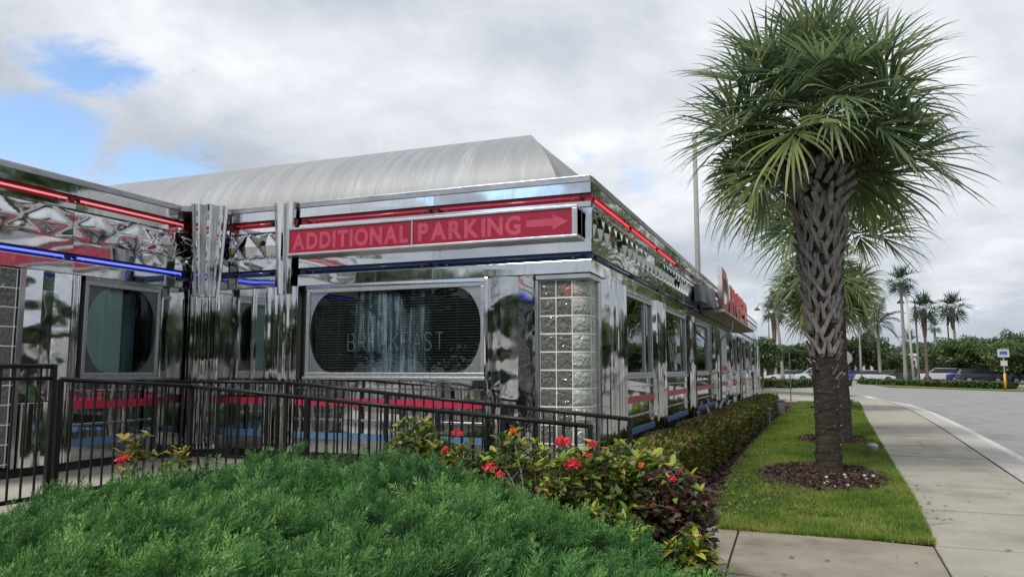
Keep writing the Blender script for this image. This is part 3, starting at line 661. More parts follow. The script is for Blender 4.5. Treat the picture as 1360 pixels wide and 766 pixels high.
def window(w, u0, u1, z0, z1, glass, stadium=True, mull=None, blinds=False, shade=None, back=False):
    """aluminium frame; children: pane, surround with rounded opening, sill, blind or shade"""
    t = .05; m = MB()
    m.wbox(w, u0, u1, -.05, .045, z0, z0 + t); m.wbox(w, u0, u1, -.05, .045, z1 - t, z1)
    m.wbox(w, u0, u0 + t, -.05, .043, z0 + t, z1 - t); m.wbox(w, u1 - t, u1, -.05, .043, z0 + t, z1 - t)
    for i_ in (mull or []): m.wbox(w, i_ - .02, i_ + .02, -.045, .03, z0 + t, z1 - t)
    fr = m.build('window', M['alu'], DN, bevel=.005)
    m = MB(); m.wbox(w, u0 + t, u1 - t, -.055, -.05, z0 + t, z1 - t)   # inner bead
    P('header_trim', w, u0 - .01, u1 + .01, z1 + .003, 2.539, -.03, .05, M['chrome_soft'], parent=fr)
    P('sill', w, u0 - .02, u1 + .02, z0 - .04, z0 - .003, -.03, .07, M['alu'], parent=fr, bevel=.005)
    a, b, c, d = u0 + t, u1 - t, z0 + t, z1 - t
    MB().add([w(a, .006, c), w(b, .006, c), w(b, .006, d), w(a, .006, d)], [(0, 1, 2, 3)]).build('pane', M[glass], fr)
    if stadium:
        h = (d - c) / 2; r = h * 1.02; N_ = 14; m = MB()
        # four corner spandrels between the rectangle and a stadium opening
        for (cu, cz, su, sz) in ((a, c, 1, 1), (b, c, -1, 1), (b, d, -1, -1), (a, d, 1, -1)):
            vs = [w(cu, .018, cz), w(cu, .008, cz)]
            for i in range(N_ + 1):
                q = pi / 2 * i / N_; uu = cu + su * r * .64 * (1 - cos(q)); zz = cz + sz * h * (1 - sin(q))
                vs += [w(uu, .018, zz), w(uu, .008, zz)]
            fs = [(0, 2 + 2 * i, 4 + 2 * i) for i in range(N_)] + [(1, 5 + 2 * i, 3 + 2 * i) for i in range(N_)] + [(2 + 2 * i, 3 + 2 * i, 5 + 2 * i, 4 + 2 * i) for i in range(N_)]
            MB().add(vs, fs).build('surround', M['surround_dark' if back else 'surround'], fr)
    if blinds:
        m = MB(); z = c + .02
        while z < d:
            m.add([w(a, -.10, z), w(b, -.10, z), w(b, -.118, z + .014), w(a, -.118, z + .014)], [(0, 1, 2, 3)]); z += .034
        for q in (.15, .5, .85): m.wbox(w, a + (b - a) * q - .002, a + (b - a) * q + .002, -.098, -.094, c, d)
        tag(m.build('blind_slats', M['blind'], fr), kind='stuff')
    if shade: MB().wbox(w, shade[0], shade[1], -.075, -.07, c, d).build('roller_shade', M['shade'], fr)
    if back: MB().wbox(w, u0 + t, u1 - t, -.36, -.35, c, d).build('back_panel', M['back_teal'], fr)
    # reveal behind the frame
    m = MB(); m.wbox(w, u0, u1, -.16, -.052, z0 - .02, z0 + .01); m.wbox(w, u0, u1, -.16, -.052, z1 - .01, z1 + .02)
    m.build('reveal', M['dark_in'], fr)
    return fr
Z0, Z1 = 1.36, 2.49
# --- glass blocks
def block_mesh(wd=.186, ht=.197, dp=.09):
    m = MB(); k = 5
    def bulge(i, j): return .006 * sin(pi * i / k) * sin(pi * j / k)
    for s in (1, -1):
        vs = [(-wd / 2 + wd * i / k, s * (dp / 2 + bulge(i, j)) * -1, -ht / 2 + ht * j / k) for j in range(k + 1) for i in range(k + 1)]
        fs = [(j * (k + 1) + i, j * (k + 1) + i + 1, (j + 1) * (k + 1) + i + 1, (j + 1) * (k + 1) + i) for j in range(k) for i in range(k)]
        if s < 0: fs = [f[::-1] for f in fs]
        m.add(vs, fs)
    a, b, y, z = -wd / 2, wd / 2, dp / 2, ht / 2
    m.add([(a, -y, -z), (b, -y, -z), (b, y, -z), (a, y, -z), (a, -y, z), (b, -y, z), (b, y, z), (a, y, z)], [(0, 3, 2, 1), (4, 5, 6, 7), (1, 2, 6, 5), (3, 0, 4, 7)])
    me = bpy.data.meshes.new('glass_block'); me.from_pydata(m.v, [], m.f); me.materials.append(M['block']); me.polygons.foreach_set('use_smooth', [True] * len(me.polygons)); me.update()
    return me
BM = block_mesh()
def curved_block():
    m = MB(); k = 8; r = .17; ht = .197
    for rr, fl in ((r, 0), (r - .09, 1)):
        vs = [(rr * sin(pi / 2 * i / k), -rr * cos(pi / 2 * i / k), -ht / 2 + ht * j / 3) for j in range(4) for i in range(k + 1)]
        fs = [(j * (k + 1) + i, j * (k + 1) + i + 1, (j + 1) * (k + 1) + i + 1, (j + 1) * (k + 1) + i) for j in range(3) for i in range(k)]
        m.add(vs, [f[::-1] for f in fs] if fl else fs)
    o = 2 * (k + 1); top = 3 * (k + 1)
    n1_ = 4 * (k + 1)
    m.f += [(i, n1_ + i, n1_ + i + 1, i + 1) for i in range(k)] + [(top + i, top + i + 1, n1_ + top + i + 1, n1_ + top + i) for i in range(k)]
    me = bpy.data.meshes.new('glass_block'); me.from_pydata(m.v, [], m.f); me.materials.append(M['block_daylit']); me.polygons.foreach_set('use_smooth', [True] * len(me.polygons)); me.update()
    return me
BMP = BM.copy(); BMP.materials.clear(); BMP.materials.append(M['block_daylit'])
CBM = curved_block()
def block_at(x, y, z, rz, me=None):
    o = ORG[DN.name]; return meshobj('glass_block', me or BM, DN, (x - o.x, y - o.y, z - o.z), (0, 0, rz))
ROWS = [2.372 - .207 * i for i in range(10)]
ccx, ccy = -2.50, 8.435     # centre of the rounded corner
for z in ROWS:
    for x in (-2.79, -2.597): block_at(x, ccy - .17 + .045, z, 0)
    block_at(ccx, ccy, z, 0, CBM)
    block_at(-2.33 - .045, ccy + .10, z, pi / 2, BMP)
m = MB()
for i in range(11):
    z = 2.372 + .1035 - .207 * i
    m.box(-2.89, ccx, ccy - .1735, ccy - .085, z - .0075, z + .0075)
    m.box(-2.415, -2.3255, ccy, ccy + .20, z - .0075, z + .0075)
    k = 8
    for j in range(k):
        a, b = pi / 2 * j / k, pi / 2 * (j + 1) / k
        pts = [(ccx + r_ * sin(q), ccy - r_ * cos(q)) for q, r_ in ((a, .1735), (b, .1735), (b, .09), (a, .09))]
        m.hexa([(p[0], p[1], z - .0075) for p in pts] + [(p[0], p[1], z + .0075) for p in pts])
for x in (-2.89, -2.693, -2.500): m.box(x - .005, x + .005, ccy - .1745, ccy - .084, .40, 2.475)
m.box(-2.416, -2.3245, ccy + .199, ccy + .209, .40, 2.475); m.box(-2.416, -2.3245, ccy - .004, ccy + .004, .40, 2.475)
m.build('mortar_grid', M['mortar'], DN)
# room behind the blocks: pale inner leaf a little way back
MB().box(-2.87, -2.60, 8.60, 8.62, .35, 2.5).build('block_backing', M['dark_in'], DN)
m = MB(); m.box(-2.93, -2.28, 8.22, 8.75, 2.478, 2.536); m.build('block_header', M['chrome_soft'], DN, bevel=.006)
m = MB(); m.box(-2.93, -2.30, 8.25, 8.70, .0, .398); m.build('block_base', M['black_base'], DN)
P('block_jamb', wR, 8.655, 8.78, .40, 2.476, -.1, .02, M['chrome_soft'], bevel=.005)
P('block_jamb', wF, -2.945, -2.90, .40, 2.476, -.1, .03, M['chrome_soft'], bevel=.004)
# --- front wall (faces the camera)
top_bands(wF, -7.66, -6.62, False, False, qs=.4)
top_bands(wF, -6.26, -2.25, False, False, quilts=False)
tube_run(wF, -7.4, -6.65, 3.405, 'tube_off_red'); tube_run(wF, -6.2, -2.30, 3.405, 'tube_off_red')
tube_run(wF, -7.4, -6.65, 2.735, 'tube_off_blue'); tube_run(wF, -6.2, -2.30, 2.735, 'tube_off_blue')
window(wF, -6.12, -3.575, Z0, Z1, 'glass_film', True, blinds=True)
lower_bands(wF, -6.22, -3.575)
pleated(wF, -3.565, -2.955, .40, 2.539, .01, M['chrome_wavy'])
P('base_trim', wF, -3.575, -2.93, 0, .398, -.06, -.02, M['black_base'])
P('corner_bead', wF, -3.575, -3.52, .40, 2.539, -.03, .06, M['chrome_sharp'], bevel=.01)
P('mirror_panel', wF, -7.62, -6.72, 1.10, 2.539, -.03, .012, M['chrome'])
P('mirror_panel', wF, -7.62, -6.72, .40, .568, -.03, .012, M['chrome_soft'])
P('blue_stripe', wF, -7.62, -6.72, .570, .652, -.03, .04, M['blue_stripe'])
P('mirror_panel', wF, -7.62, -6.72, .654, .988, -.03, .012, M['chrome'])
P('red_stripe', wF, -7.62, -6.72, .990, 1.08, -.03, .04, M['red_stripe'])
P('base_trim', wF, -7.35, -6.22, 0, .398, -.06, -.02, M['black_base'])
fluted('column', wF, -6.78, -6.22, .40, 2.539, .10, 5, M['chrome_sharp'])
fluted('capital', wF, -6.64, -6.28, 2.44, 3.67, .17, 2, M['chrome_sharp'], tb=.75, u0b=-6.56, u1b=-6.34)
fluted('corner_bead', wF, -7.02, -6.96, 1.1, 2.539, .045, 1, M['chrome_sharp'])
# --- inner corner pillar
wC = lambda u, n, z: (-7.60 + u * .7071 + n * .7071, 8.00 + u * .7071 - n * .7071, z)
fluted('corner_column', wC, -.19, .19, .40, 2.45, .10, 4, M['chrome_sharp'])
fluted('corner_capital', wC, -.25, .25, 2.42, 3.68, .15, 3, M['chrome_sharp'], tb=.8, u0b=-.17, u1b=.17)
m = MB(); m.prism([(-7.94, 8.26), (-7.94, 7.72), (-7.80, 7.80), (-7.42, 8.18), (-7.34, 8.26)], 3.585, 3.66, lambda u, v, t: (u, v, t)); m.build('corner_cap', M['coping'], DN)
m = MB(); m.prism([(-7.94, 8.30), (-7.94, 7.70), (-7.30, 8.30)], 0, .398, lambda u, v, t: (u, v, t)); m.build('base_trim', M['black_base'], DN)
# --- left wing wall
top_bands(wL, 4.4, 8.0, True, True, qs=.62)
tube_run(wL, 4.42, 7.9, 3.405, 'tube_red_core'); tube_run(wL, 4.42, 7.9, 2.735, 'tube_blue')
window(wL, 6.40, 7.52, Z0, Z1, 'glass_left', True, shade=(6.45, 7.02), back=True)
lower_bands(wL, 6.33, 7.56, base0=.3)
P('mirror_panel', wL, 7.56, 8.02, .40, 2.539, -.03, .015, M['chrome'])
P('base_trim', wL, 7.56, 7.98, .3, .398, -.06, -.02, M['black_base'])
P('mirror_panel', wL, 8.02, 8.25, .40, 3.58, -.03, .018, M['chrome']); P('mirror_panel', wF, -7.90, -7.665, .40, 3.58, -.03, .018, M['chrome'])
fluted('column', wL, 6.22, 6.335, .40, 2.539, .06, 2, M['chrome_sharp'])
pleated(wL, 5.68, 6.215, 1.10, 2.539, .0, M['chrome_wavy'])
fluted('bulged_panel', wL, 5.68, 6.215, .40, 1.09, .10, 2, M['chrome'])
P('base_trim', wL, 5.0, 6.33, .3, .398, -.06, -.02, M['black_base'])
P('block_jamb', wL, 5.60, 5.67, .40, 2.539, -.08, .045, M['chrome_soft'], bevel=.005)
P('block_jamb', wL, 4.60, 4.66, .40, 2.539, -.08, .045, M['chrome_soft'], bevel=.005)
o_ = ORG[DN.name]
m = MB()
for i in range(10):
    for j in range(4):
        u = 5.49 - j * .197 - .01
        if u > 4.72: block_at(-7.96, u, 2.42 - .207 * i, pi / 2)
for i in range(11): m.box(-7.995, -7.911, 4.66, 5.60, 2.42 + .1035 - .207 * i - .006, 2.42 + .1035 - .207 * i + .006)
for j in range(5): m.box(-7.995, -7.910, 5.578 - j * .197 - .005, 5.578 - j * .197 + .005, .42, 2.53)
m.build('mortar_grid', M['mortar'], DN)
MB().box(-8.25, -8.23, 4.6, 5.7, .3, 2.6).build('block_backing', M['dark_in'], DN)
P('corner_post', wL, 4.40, 4.598, .40, 2.539, -.06, .03, M['chrome']); P('base_trim', wL, 4.40, 5.0, .3, .398, -.06, -.02, M['black_base'])
wS = lambda u, n, z: (u, 4.40 - n, z - .0013)
top_bands(wS, -14.0, -7.885, True, True, qs=.62)
tube_run(wS, -13.9, -7.95, 3.405, 'tube_red_core'); tube_run(wS, -13.9, -7.95, 2.735, 'tube_blue')
lower_bands(wS, -14.0, -8.0); window(wS, -11.2, -8.9, Z0, Z1, 'glass_teal', True, blinds=True)
pleated(wS, -14.0, -11.25, 1.33, 2.539, .0, M['chrome_wavy']); pleated(wS, -8.85, -8.0, 1.33, 2.539, .0, M['chrome_wavy'])
# --- right wall
top_bands(wR, 8.262, 17.3, True, False)
top_bands(wR, 17.3, 37.9, False, False, quilts=False)
tube_run(wR, 8.28, 14.2, 3.405, 'tube_red'); tube_run(wR, 14.2, 37.8, 3.405, 'tube_off_red'); tube_run(wR, 8.35, 37.8, 2.735, 'tube_off_blue')
RC = [(8.82, 9.80), (11.85, 12.75), (15.35, 16.4), (19.85, 20.95), (23.35, 24.3), (26.6, 28.1), (30.4, 31.8), (33.7, 34.5), (36.3, 37.9)]
for i, (a, b) in enumerate(RC):
    fluted('column', wR, a + .02, b - .02, .40, 2.539, .12, 6 if b - a < 1.2 else 7, M['chrome_sharp'])
    P('base_trim', wR, a, b, 0, .398, -.06, -.02, M['black_base'])
RW = [(9.84, 11.83), (12.79, 15.3), (16.45, 18.85), (24.35, 26.55), (28.15, 30.35), (31.85, 33.65), (34.55, 36.25)]
for (a, b) in RW:
    window(wR, a, b, Z0, Z1, 'glass_teal', False, mull=[b - .55] if b < 12 else None); lower_bands(wR, a - .04, b + .04)
lower_bands(wR, 18.87, 19.85); lower_bands(wR, 20.95, 23.35)
m = MB()
for i in range(6): block_at(-2.33, 19.45, 2.42 - .207 * i, pi / 2)
P('block_jamb', wR, 19.25, 19.34, 1.33, 2.539, -.08, .03, M['chrome_soft']); P('block_jamb', wR, 19.56, 19.66, 1.33, 2.539, -.08, .03, M['chrome_soft'])
P('mirror_panel', wR, 18.87, 19.24, 1.33, 2.539, -.03, .02, M['chrome']); P('mirror_panel', wR, 19.67, 19.84, 1.33, 2.539, -.03, .02, M['chrome'])
MB().box(-2.60, -2.58, 19.2, 19.7, 1.3, 2.55).build('block_backing', M['dark_in'], DN)
P('mirror_panel', wR, 20.97, 23.33, 1.33, 2.539, -.03, .01, M['chrome'])
pf = P('poster_frame', wR, 21.1, 23.2, 1.36, 2.50, .012, .04, M['alu'], bevel=.004)
P('poster', wR, 21.16, 23.14, 1.55, 2.45, .0405, .046, M['poster'], parent=pf, tilt=0); P('poster_band', wR, 21.16, 23.14, 1.41, 1.548, .0405, .046, M['poster_red'], parent=pf, tilt=0)
# decals in the second side window
P('window_decal', wR, 12.98, 13.25, 1.46, 1.58, .012, .014, M['sign_blue'], tilt=0); P('window_decal', wR, 14.0, 14.3, 1.44, 1.56, .012, .014, M['poster'], tilt=0)
# --- rooms, roofs, other walls
m = MB()
m.box(-2.9, -2.78, 8.9, 37.8, .4, .42)
m.build('interior_sill', M['dark_in'], DN)
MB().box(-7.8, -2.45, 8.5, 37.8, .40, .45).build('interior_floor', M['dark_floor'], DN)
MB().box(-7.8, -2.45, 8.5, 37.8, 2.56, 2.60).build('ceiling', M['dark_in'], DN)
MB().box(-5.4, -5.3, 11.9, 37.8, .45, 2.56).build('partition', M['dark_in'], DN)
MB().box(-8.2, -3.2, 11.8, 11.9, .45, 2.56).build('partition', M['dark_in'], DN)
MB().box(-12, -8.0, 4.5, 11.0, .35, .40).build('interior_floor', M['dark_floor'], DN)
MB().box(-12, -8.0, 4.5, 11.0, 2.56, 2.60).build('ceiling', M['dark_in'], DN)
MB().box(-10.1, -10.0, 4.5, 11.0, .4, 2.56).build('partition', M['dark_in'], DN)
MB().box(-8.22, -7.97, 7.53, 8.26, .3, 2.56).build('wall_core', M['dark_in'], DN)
MB().box(-7.97, -6.13, 8.30, 8.44, .3, 2.56).build('wall_core', M['dark_in'], DN)
m = MB(); m.prism([(-7.9, 8.3), (-2.35, 8.3), (-2.35, 37.9), (-14, 37.9), (-14, 4.45), (-8, 4.45), (-8, 8.3)], 3.52, 3.58, lambda u, v, t: (u, v, t)); m.build('roof', M['roof_flat'], DN)
MB().box(-14, -2.3, 37.86, 37.96, 0, 3.6).build('wall', M['chrome_soft'], DN)
MB().box(-14.1, -14.0, 4.45, 37.9, 0, 3.6).build('wall', M['chrome_soft'], DN)
# vault
na, nx = 28, 40; vs = []; fs = []
def arc(a): return 8.78 + 2.35 * (1 - cos(a)), 3.56 + 1.42 * sin(a) ** .92 if a > 0 else 3.56
angs = [pi * i / na for i in range(na + 1)]
for i in range(nx + 1):
    for a in angs:
        y, z = arc(min(a, pi - 1e-6)) if a > 0 else (8.78, 3.56)
        xe = -2.80 - 1.02 * sin(a) ** 1.6
        vs.append((-20 + (xe + 20) * (i / nx) ** .8, y, z))
K = na + 1
fs = [(i * K + j, i * K + j + 1, (i + 1) * K + j + 1, (i + 1) * K + j) for i in range(nx) for j in range(na)]
vt = MB().add(vs, fs); vt.build('vault_roof', M['vault'], DN, smooth=True)
vs = []; 
for j, a in enumerate(angs):
    y, z = arc(min(a, pi - 1e-6)) if a > 0 else (8.78, 3.56); xe = -2.80 - 1.02 * sin(a) ** 1.6
    vs += [(xe, y, z), (-2.62 - .05 * sin(a), y + .02, 3.55)]
MB().add(vs, [(2 * j, 2 * j + 1, 2 * j + 3, 2 * j + 2) for j in range(na)]).build('vault_end', M['vault'], DN)
MB().box(-20, -2.75, 8.66, 8.775, 3.57, 3.62).build('vault_flashing', M['coping'], DN)
# entrance canopy on the side wall
cp = MB(); cp.hexa([(-2.245, 17.6, 2.70), (-1.74, 17.6, 2.74), (-1.74, 27.6, 2.74), (-2.245, 27.6, 2.70), (-2.245, 17.6, 2.80), (-1.74, 17.6, 2.80), (-1.74, 27.6, 2.80), (-2.245, 27.6, 2.80)])
cpo = cp.build('entrance_canopy', M['canopy'], DN, bevel=.01)
MB().box(-2.23, -2.06, 16.3, 17.0, 2.88, 3.26).build('cabinet', M['greybox'], DN, bevel=.01)
MB().box(-2.23, -1.96, 17.25, 17.85, 2.815, 3.26).build('cabinet', M['greybox'], DN, bevel=.01)
MB().tube([(-1.82, 20.2, 2.72), (-1.84, 20.2, 2.45), (-2.12, 20.2, 2.2), (-2.14, 20.2, .4)], .028, 8).build('downpipe', M['pole_white'], DN, smooth=True)

# ------------------------------------------------------------------ lettering
def text_mesh(txt, size, depth, bold=0., sx=1., bevel=0.):
    cu = bpy.data.curves.new('lettering', 'FONT'); cu.body = txt; cu.size = size; cu.extrude = depth; cu.offset = bold; cu.align_x = 'LEFT'; cu.resolution_u = 4
    cu.bevel_depth = bevel
    o = bpy.data.objects.new('lettering_tmp', cu); COL.objects.link(o)
    dg = bpy.context.evaluated_depsgraph_get(); dg.update()
    me = bpy.data.meshes.new_from_object(o.evaluated_get(dg)); bpy.data.objects.remove(o)
    c = np.zeros(len(me.vertices) * 3, dtype=np.float32); me.vertices.foreach_get('co', c); c = c.reshape(-1, 3)
    c[:, 0] -= c[:, 0].min(); me.vertices.foreach_set('co', (c * np.array([sx, 1, 1], dtype=np.float32)).ravel()); me.update()
    return me, float(c[:, 0].max()) * sx, float(c[:, 1].min()), float(c[:, 1].max())
# ADDITIONAL PARKING sign
SG = thing('parking_sign', (-4.36, 8.1, 2.93), 'long red box sign reading ADDITIONAL PARKING with an arrow, on the diner front', 'sign')
X0, X1, ZA, ZB = -6.33, -2.37, 2.925, 3.295
m = MB(); m.box(X0, X1, 8.07, 8.235, ZA + .03, ZB - .03); m.build('sign_box', M['sign_frame'], SG)
for q in ((X0, X1, ZB - .032, ZB), (X0, X1, ZA, ZA + .032)): MB().box(q[0], q[1], 8.045, 8.235, q[2], q[3]).build('frame_bar', M['sign_frame'], SG, bevel=.005)
for q in ((X0, X0 + .034), (X1 - .06, X1)): MB().box(q[0], q[1], 8.047, 8.233, ZA + .033, ZB - .033).build('frame_bar', M['sign_frame'], SG, bevel=.004)
XM = -4.47
MB().box(XM - .012, XM + .006, 8.05, 8.07, ZA + .033, ZB - .033).build('joint_strip', M['sign_frame'], SG)
for a, b in ((X0 + .036, XM - .014), (XM + .008, X1 - .062)): MB().box(a, b, 8.06, 8.069, ZA + .033, ZB - .033).build('sign_face', M['sign_face'], SG)
def put_text(txt, xa, xb, zc, hgt, y, parent, mat, name='letter', gap=.13):
    """each letter its own piece, spread from xa to xb"""
    ms = []
    for ch in txt:
        me, w_, a, b = text_mesh(ch, hgt / .70, .0008, bold=hgt * .055); ms.append((me, w_))
    tot = sum(w for _, w in ms); g_ = hgt * gap; sc = (xb - xa - g_ * (len(txt) - 1)) / tot; x = xa
    for me, w_ in ms:
        me.materials.clear(); me.materials.append(mat); og = ORG[parent.name]
        o = meshobj(name, me, parent, (x - og.x, y - og.y, zc - hgt / 2 - og.z), (pi / 2, 0, 0), (sc, 1, 1)); x += w_ * sc + g_
put_text('ADDITIONAL', -6.25, -4.53, 3.108, .205, 8.0585, SG, M['sign_letter'])
put_text('PARKING', -4.39, -3.05, 3.112, .205, 8.0585, SG, M['sign_letter'])
m = MB(); zc = 3.115
m.prism([(-2.98, zc - .042), (-2.66, zc - .042), (-2.66, zc - .09), (-2.48, zc), (-2.66, zc + .09), (-2.66, zc + .042), (-2.98, zc + .042)], 8.0575, 8.0595, lambda u, v, t: (u, t, v)); m.build('arrow', M['sign_letter'], SG)
# unlit tube lettering in the front window
NS = thing('window_neon', (-4.8, 8.33, 1.6), 'unlit white tube lettering reading BREAKFAST hanging in the front window', 'neon sign')
GL = {'B': [[(0, 0), (0, 1), (.45, 1), (.6, .78), (.45, .54), (0, .52)], [(.45, .52), (.65, .28), (.5, 0), (0, 0)]], 'R': [[(0, 0), (0, 1), (.48, 1), (.62, .76), (.48, .5), (0, .5)], [(.3, .5), (.62, 0)]],
      'E': [[(.55, 1), (0, 1), (0, 0), (.55, 0)], [(0, .52), (.45, .52)]], 'A': [[(0, 0), (.32, 1), (.64, 0)], [(.12, .36), (.52, .36)]], 'K': [[(0, 0), (0, 1)], [(.58, 1), (0, .42)], [(.18, .58), (.6, 0)]],
      'F': [[(0, 0), (0, 1), (.55, 1)], [(0, .52), (.45, .52)]], 'S': [[(.6, .84), (.42, 1), (.15, 1), (.02, .8), (.15, .57), (.45, .45), (.58, .22), (.42, 0), (.15, 0), (0, .16)]], 'T': [[(.3, 0), (.3, 1)], [(0, 1), (.6, 1)]]}
x = -5.52
for ch in 'BREAKFAST':
    m = MB()
    for st in GL[ch]:
        for off in (0,): m.tube([(x + .145 * p[0] * 1.15, 8.30, 1.685 + .215 * p[1]) for p in st], .0085, 6)
    m.build('tube_letter', M['tube_white'], NS, smooth=True); x += .158
MB().box(-5.56, -4.06, 8.333, 8.338, 1.66, 1.672).build('carrier_bar', M['black'], NS)
# heart-like glow added as the red neon's reflection in the top blocks
HN = MB().tube([(-2.62, 8.50, 2.30), (-2.66, 8.50, 2.36), (-2.63, 8.50, 2.40), (-2.60, 8.50, 2.37), (-2.57, 8.50, 2.40), (-2.54, 8.50, 2.36), (-2.58, 8.50, 2.29)], .012, 8).build('neon_reflection_shape', M['tube_red'], smooth=True, loc=(-2.6, 8.5, 2.3))
tag(HN, 'small glowing red shape added as a neon reflection behind the topmost glass blocks of the corner', 'reflection')
# red channel letters over the entrance
CS = thing('channel_letters', (-1.8, 22.5, 2.8), 'big red channel letters standing on the entrance canopy of the side wall', 'sign')
og = ORG[CS.name]; yy = 18.1
for ch, hh in zip('DINER', (.98, .74, .72, .70, .68)):
    me, w_, a, b = text_mesh(ch, hh / .70, .055, bold=.05)
    me.materials.clear(); me.materials.append(M['letter_red']); me.materials.append(M['letter_side'] if ch in 'DI' else M['letter_side_red'])
    for p in me.polygons: p.material_index = 0 if p.normal.z > .5 else 1
    sx = 1.55 / w_
    meshobj('channel_letter', me, CS, (-1.88 - og.x, yy - og.y, 2.83 - og.z), (pi / 2, 0, pi / 2), (sx * (.5 if ch == 'I' else 1), 1, 1)); yy += 1.80 if ch != 'I' else 1.05
for z in (2.86, 3.2): MB().box(-2.02, -1.96, 18.0, 27.2, z, z + .05).build('letter_rail', M['greybox'], CS)

# ------------------------------------------------------------------ ramp railings
def rail_mesh(h):
    me = bpy.data.meshes.new('baluster'); m = MB().box(-.0068, .0068, -.0068, .0068, 0, 1)
    me.from_pydata(m.v, [], m.f); me.materials.append(M['black']); me.update(); return me
BAL = rail_mesh(1)
def railing(pts, label, zb=lambda x, y: .3, post_at=None, group='black ramp railings', end_drop=True):
    """pts: (x, y, z_top)"""
    T = thing('ramp_railing', (pts[0][0], pts[0][1], 0), label, 'railing', group); og = ORG[T.name]
    for i in range(len(pts) - 1):
        a, b = Vector(pts[i]), Vector(pts[i + 1]); d = b - a; Lh = sqrt(d.x ** 2 + d.y ** 2)
        MB().tube([a, b], .0215, 10).build('top_rail', M['black'], T, smooth=True)
        ga, gb = zb(a.x, a.y) + .09, zb(b.x, b.y) + .09
        n = Vector((-d.y, d.x, 0)).normalized() * .016
        A, B = Vector((a.x, a.y, ga)), Vector((b.x, b.y, gb)); u = Vector((0, 0, .032))
        MB().hexa([A - n, B - n, B + n, A + n, A - n + u, B - n + u, B + n + u, A + n + u]).build('bottom_rail', M['black'], T)
        k = max(2, round(Lh / .116))
        for j in range(1, k):
            t = j / k; p = a + d * t; z0 = ga + (gb - ga) * t + .03
            meshobj('baluster', BAL, T, (p.x - og.x, p.y - og.y, z0), (0, 0, atan2(d.y, d.x)), (1, 1, p.z - z0 - .01))
        if i < len(pts) - 2 or True:
            q = a; MB().box(q.x - .021, q.x + .021, q.y - .021, q.y + .021, zb(q.x, q.y) - .15, q.z + .0).build('post', M['black'], T, bevel=.004)
    q = Vector(pts[-1]); MB().box(q.x - .021, q.x + .021, q.y - .021, q.y + .021, zb(q.x, q.y) - .15, q.z + .018).build('post', M['black'], T, bevel=.004)
    return T
rz = lambda x, y: .30 if x < -5.85 else max(0, .30 * (-1.7 - x) / 4.2)
def ztop(x, za, zb_, x0, x1): return za + (zb_ - za) * (x - x0) / (x1 - x0)
railing([(-5.93, 4.62, 1.365), (-5.93, 6.1, 1.275)] + [(x, 6.1, ztop(x, 1.275, .985, -5.93, -1.70)) for x in (-4.5, -3.1, -1.70)], 'black baluster railing along the near side of the ramp, level with the shrubs', rz)
railing([(-7.80, 7.4, 1.30), (-5.76, 7.4, 1.295)] + [(x, 7.4, ztop(x, 1.295, .965, -5.76, -1.66)) for x in (-4.4, -3.0, -1.66)], 'black baluster railing along the diner side of the ramp', rz)
T = railing([(-5.93, 1.6, 1.475), (-5.93, 3.1, 1.475), (-5.93, 4.55, 1.475)], 'taller black landing railing with a double top rail at the photo\'s edge', rz)
MB().tube([(-5.93, 1.6, 1.375), (-5.93, 4.55, 1.375)], .016, 8).build('lower_handrail', M['black'], T, smooth=True)

# ------------------------------------------------------------------ juniper bed
jy = [(-7.5, 3.6), (-5.7, 4.15), (-5.55, 4.9), (-4.83, 5.45), (-4.1, 5.6), (-3.35, 5.62), (-2.6, 5.5), (-2.0, 5.25), (-1.5, 4.95), (-1.0, 4.72), (-.66, 4.5), (-.50, 4.2), (-.38, 3.4), (-.30, 2.0)]
jx = np.array([p[0] for p in jy]); jY = np.array([p[1] for p in jy])
jzx = np.array([-7.5, -5.7, -5.1, -4.83, -4.1, -3.36, -2.62, -2.04, -1.5, -1.0, -.6]); jzz = np.array([.38, .37, .46, .62, .67, .70, .69, .63, .54, .44, .30])
def JH(x, y):
    e = np.interp(x, jx, jY); top = np.interp(x, jzx, jzz)
    far = np.clip((e - y) / .28, 0, 1) ** .5
    side = np.clip((-.30 - .08 * (y - 3) - x) / .30, 0, 1) ** .5
    near = np.interp(y, [1.2, 2.6, 4.0, 5.5], [.62, .72, .86, 1.0])
    lump = .045 * np.sin(x * 3.7 + 1.1 * np.sin(y * 2.3)) * np.cos(y * 4.1 + .7 * x) + .03 * np.sin(x * 8.3 + y * 5.7) * np.cos(y * 7.1 - x * 3.)
    return (top * near + lump) * np.minimum(far, side) + .02
NX, NY = 90, 70
gx, gy = np.meshgrid(np.linspace(-7.8, -.4, NX), np.linspace(1.2, 5.75, NY)); hz = np.where(JH(gx, gy) > .03, JH(gx, gy) - .13, -.05)
Vg = np.stack([gx, gy, np.maximum(hz, -.05)], -1).reshape(-1, 3); ii = np.arange(NX * NY).reshape(NY, NX)
Fg = np.stack([ii[:-1, :-1], ii[:-1, 1:], ii[1:, 1:], ii[1:, :-1]], -1).reshape(-1, 4)
tag(meshobj('juniper_bed', npmesh('juniper_bed', Vg, Fg, M['juniper_soil'], smooth=True)), 'dark soil mound under the juniper', kind='structure')
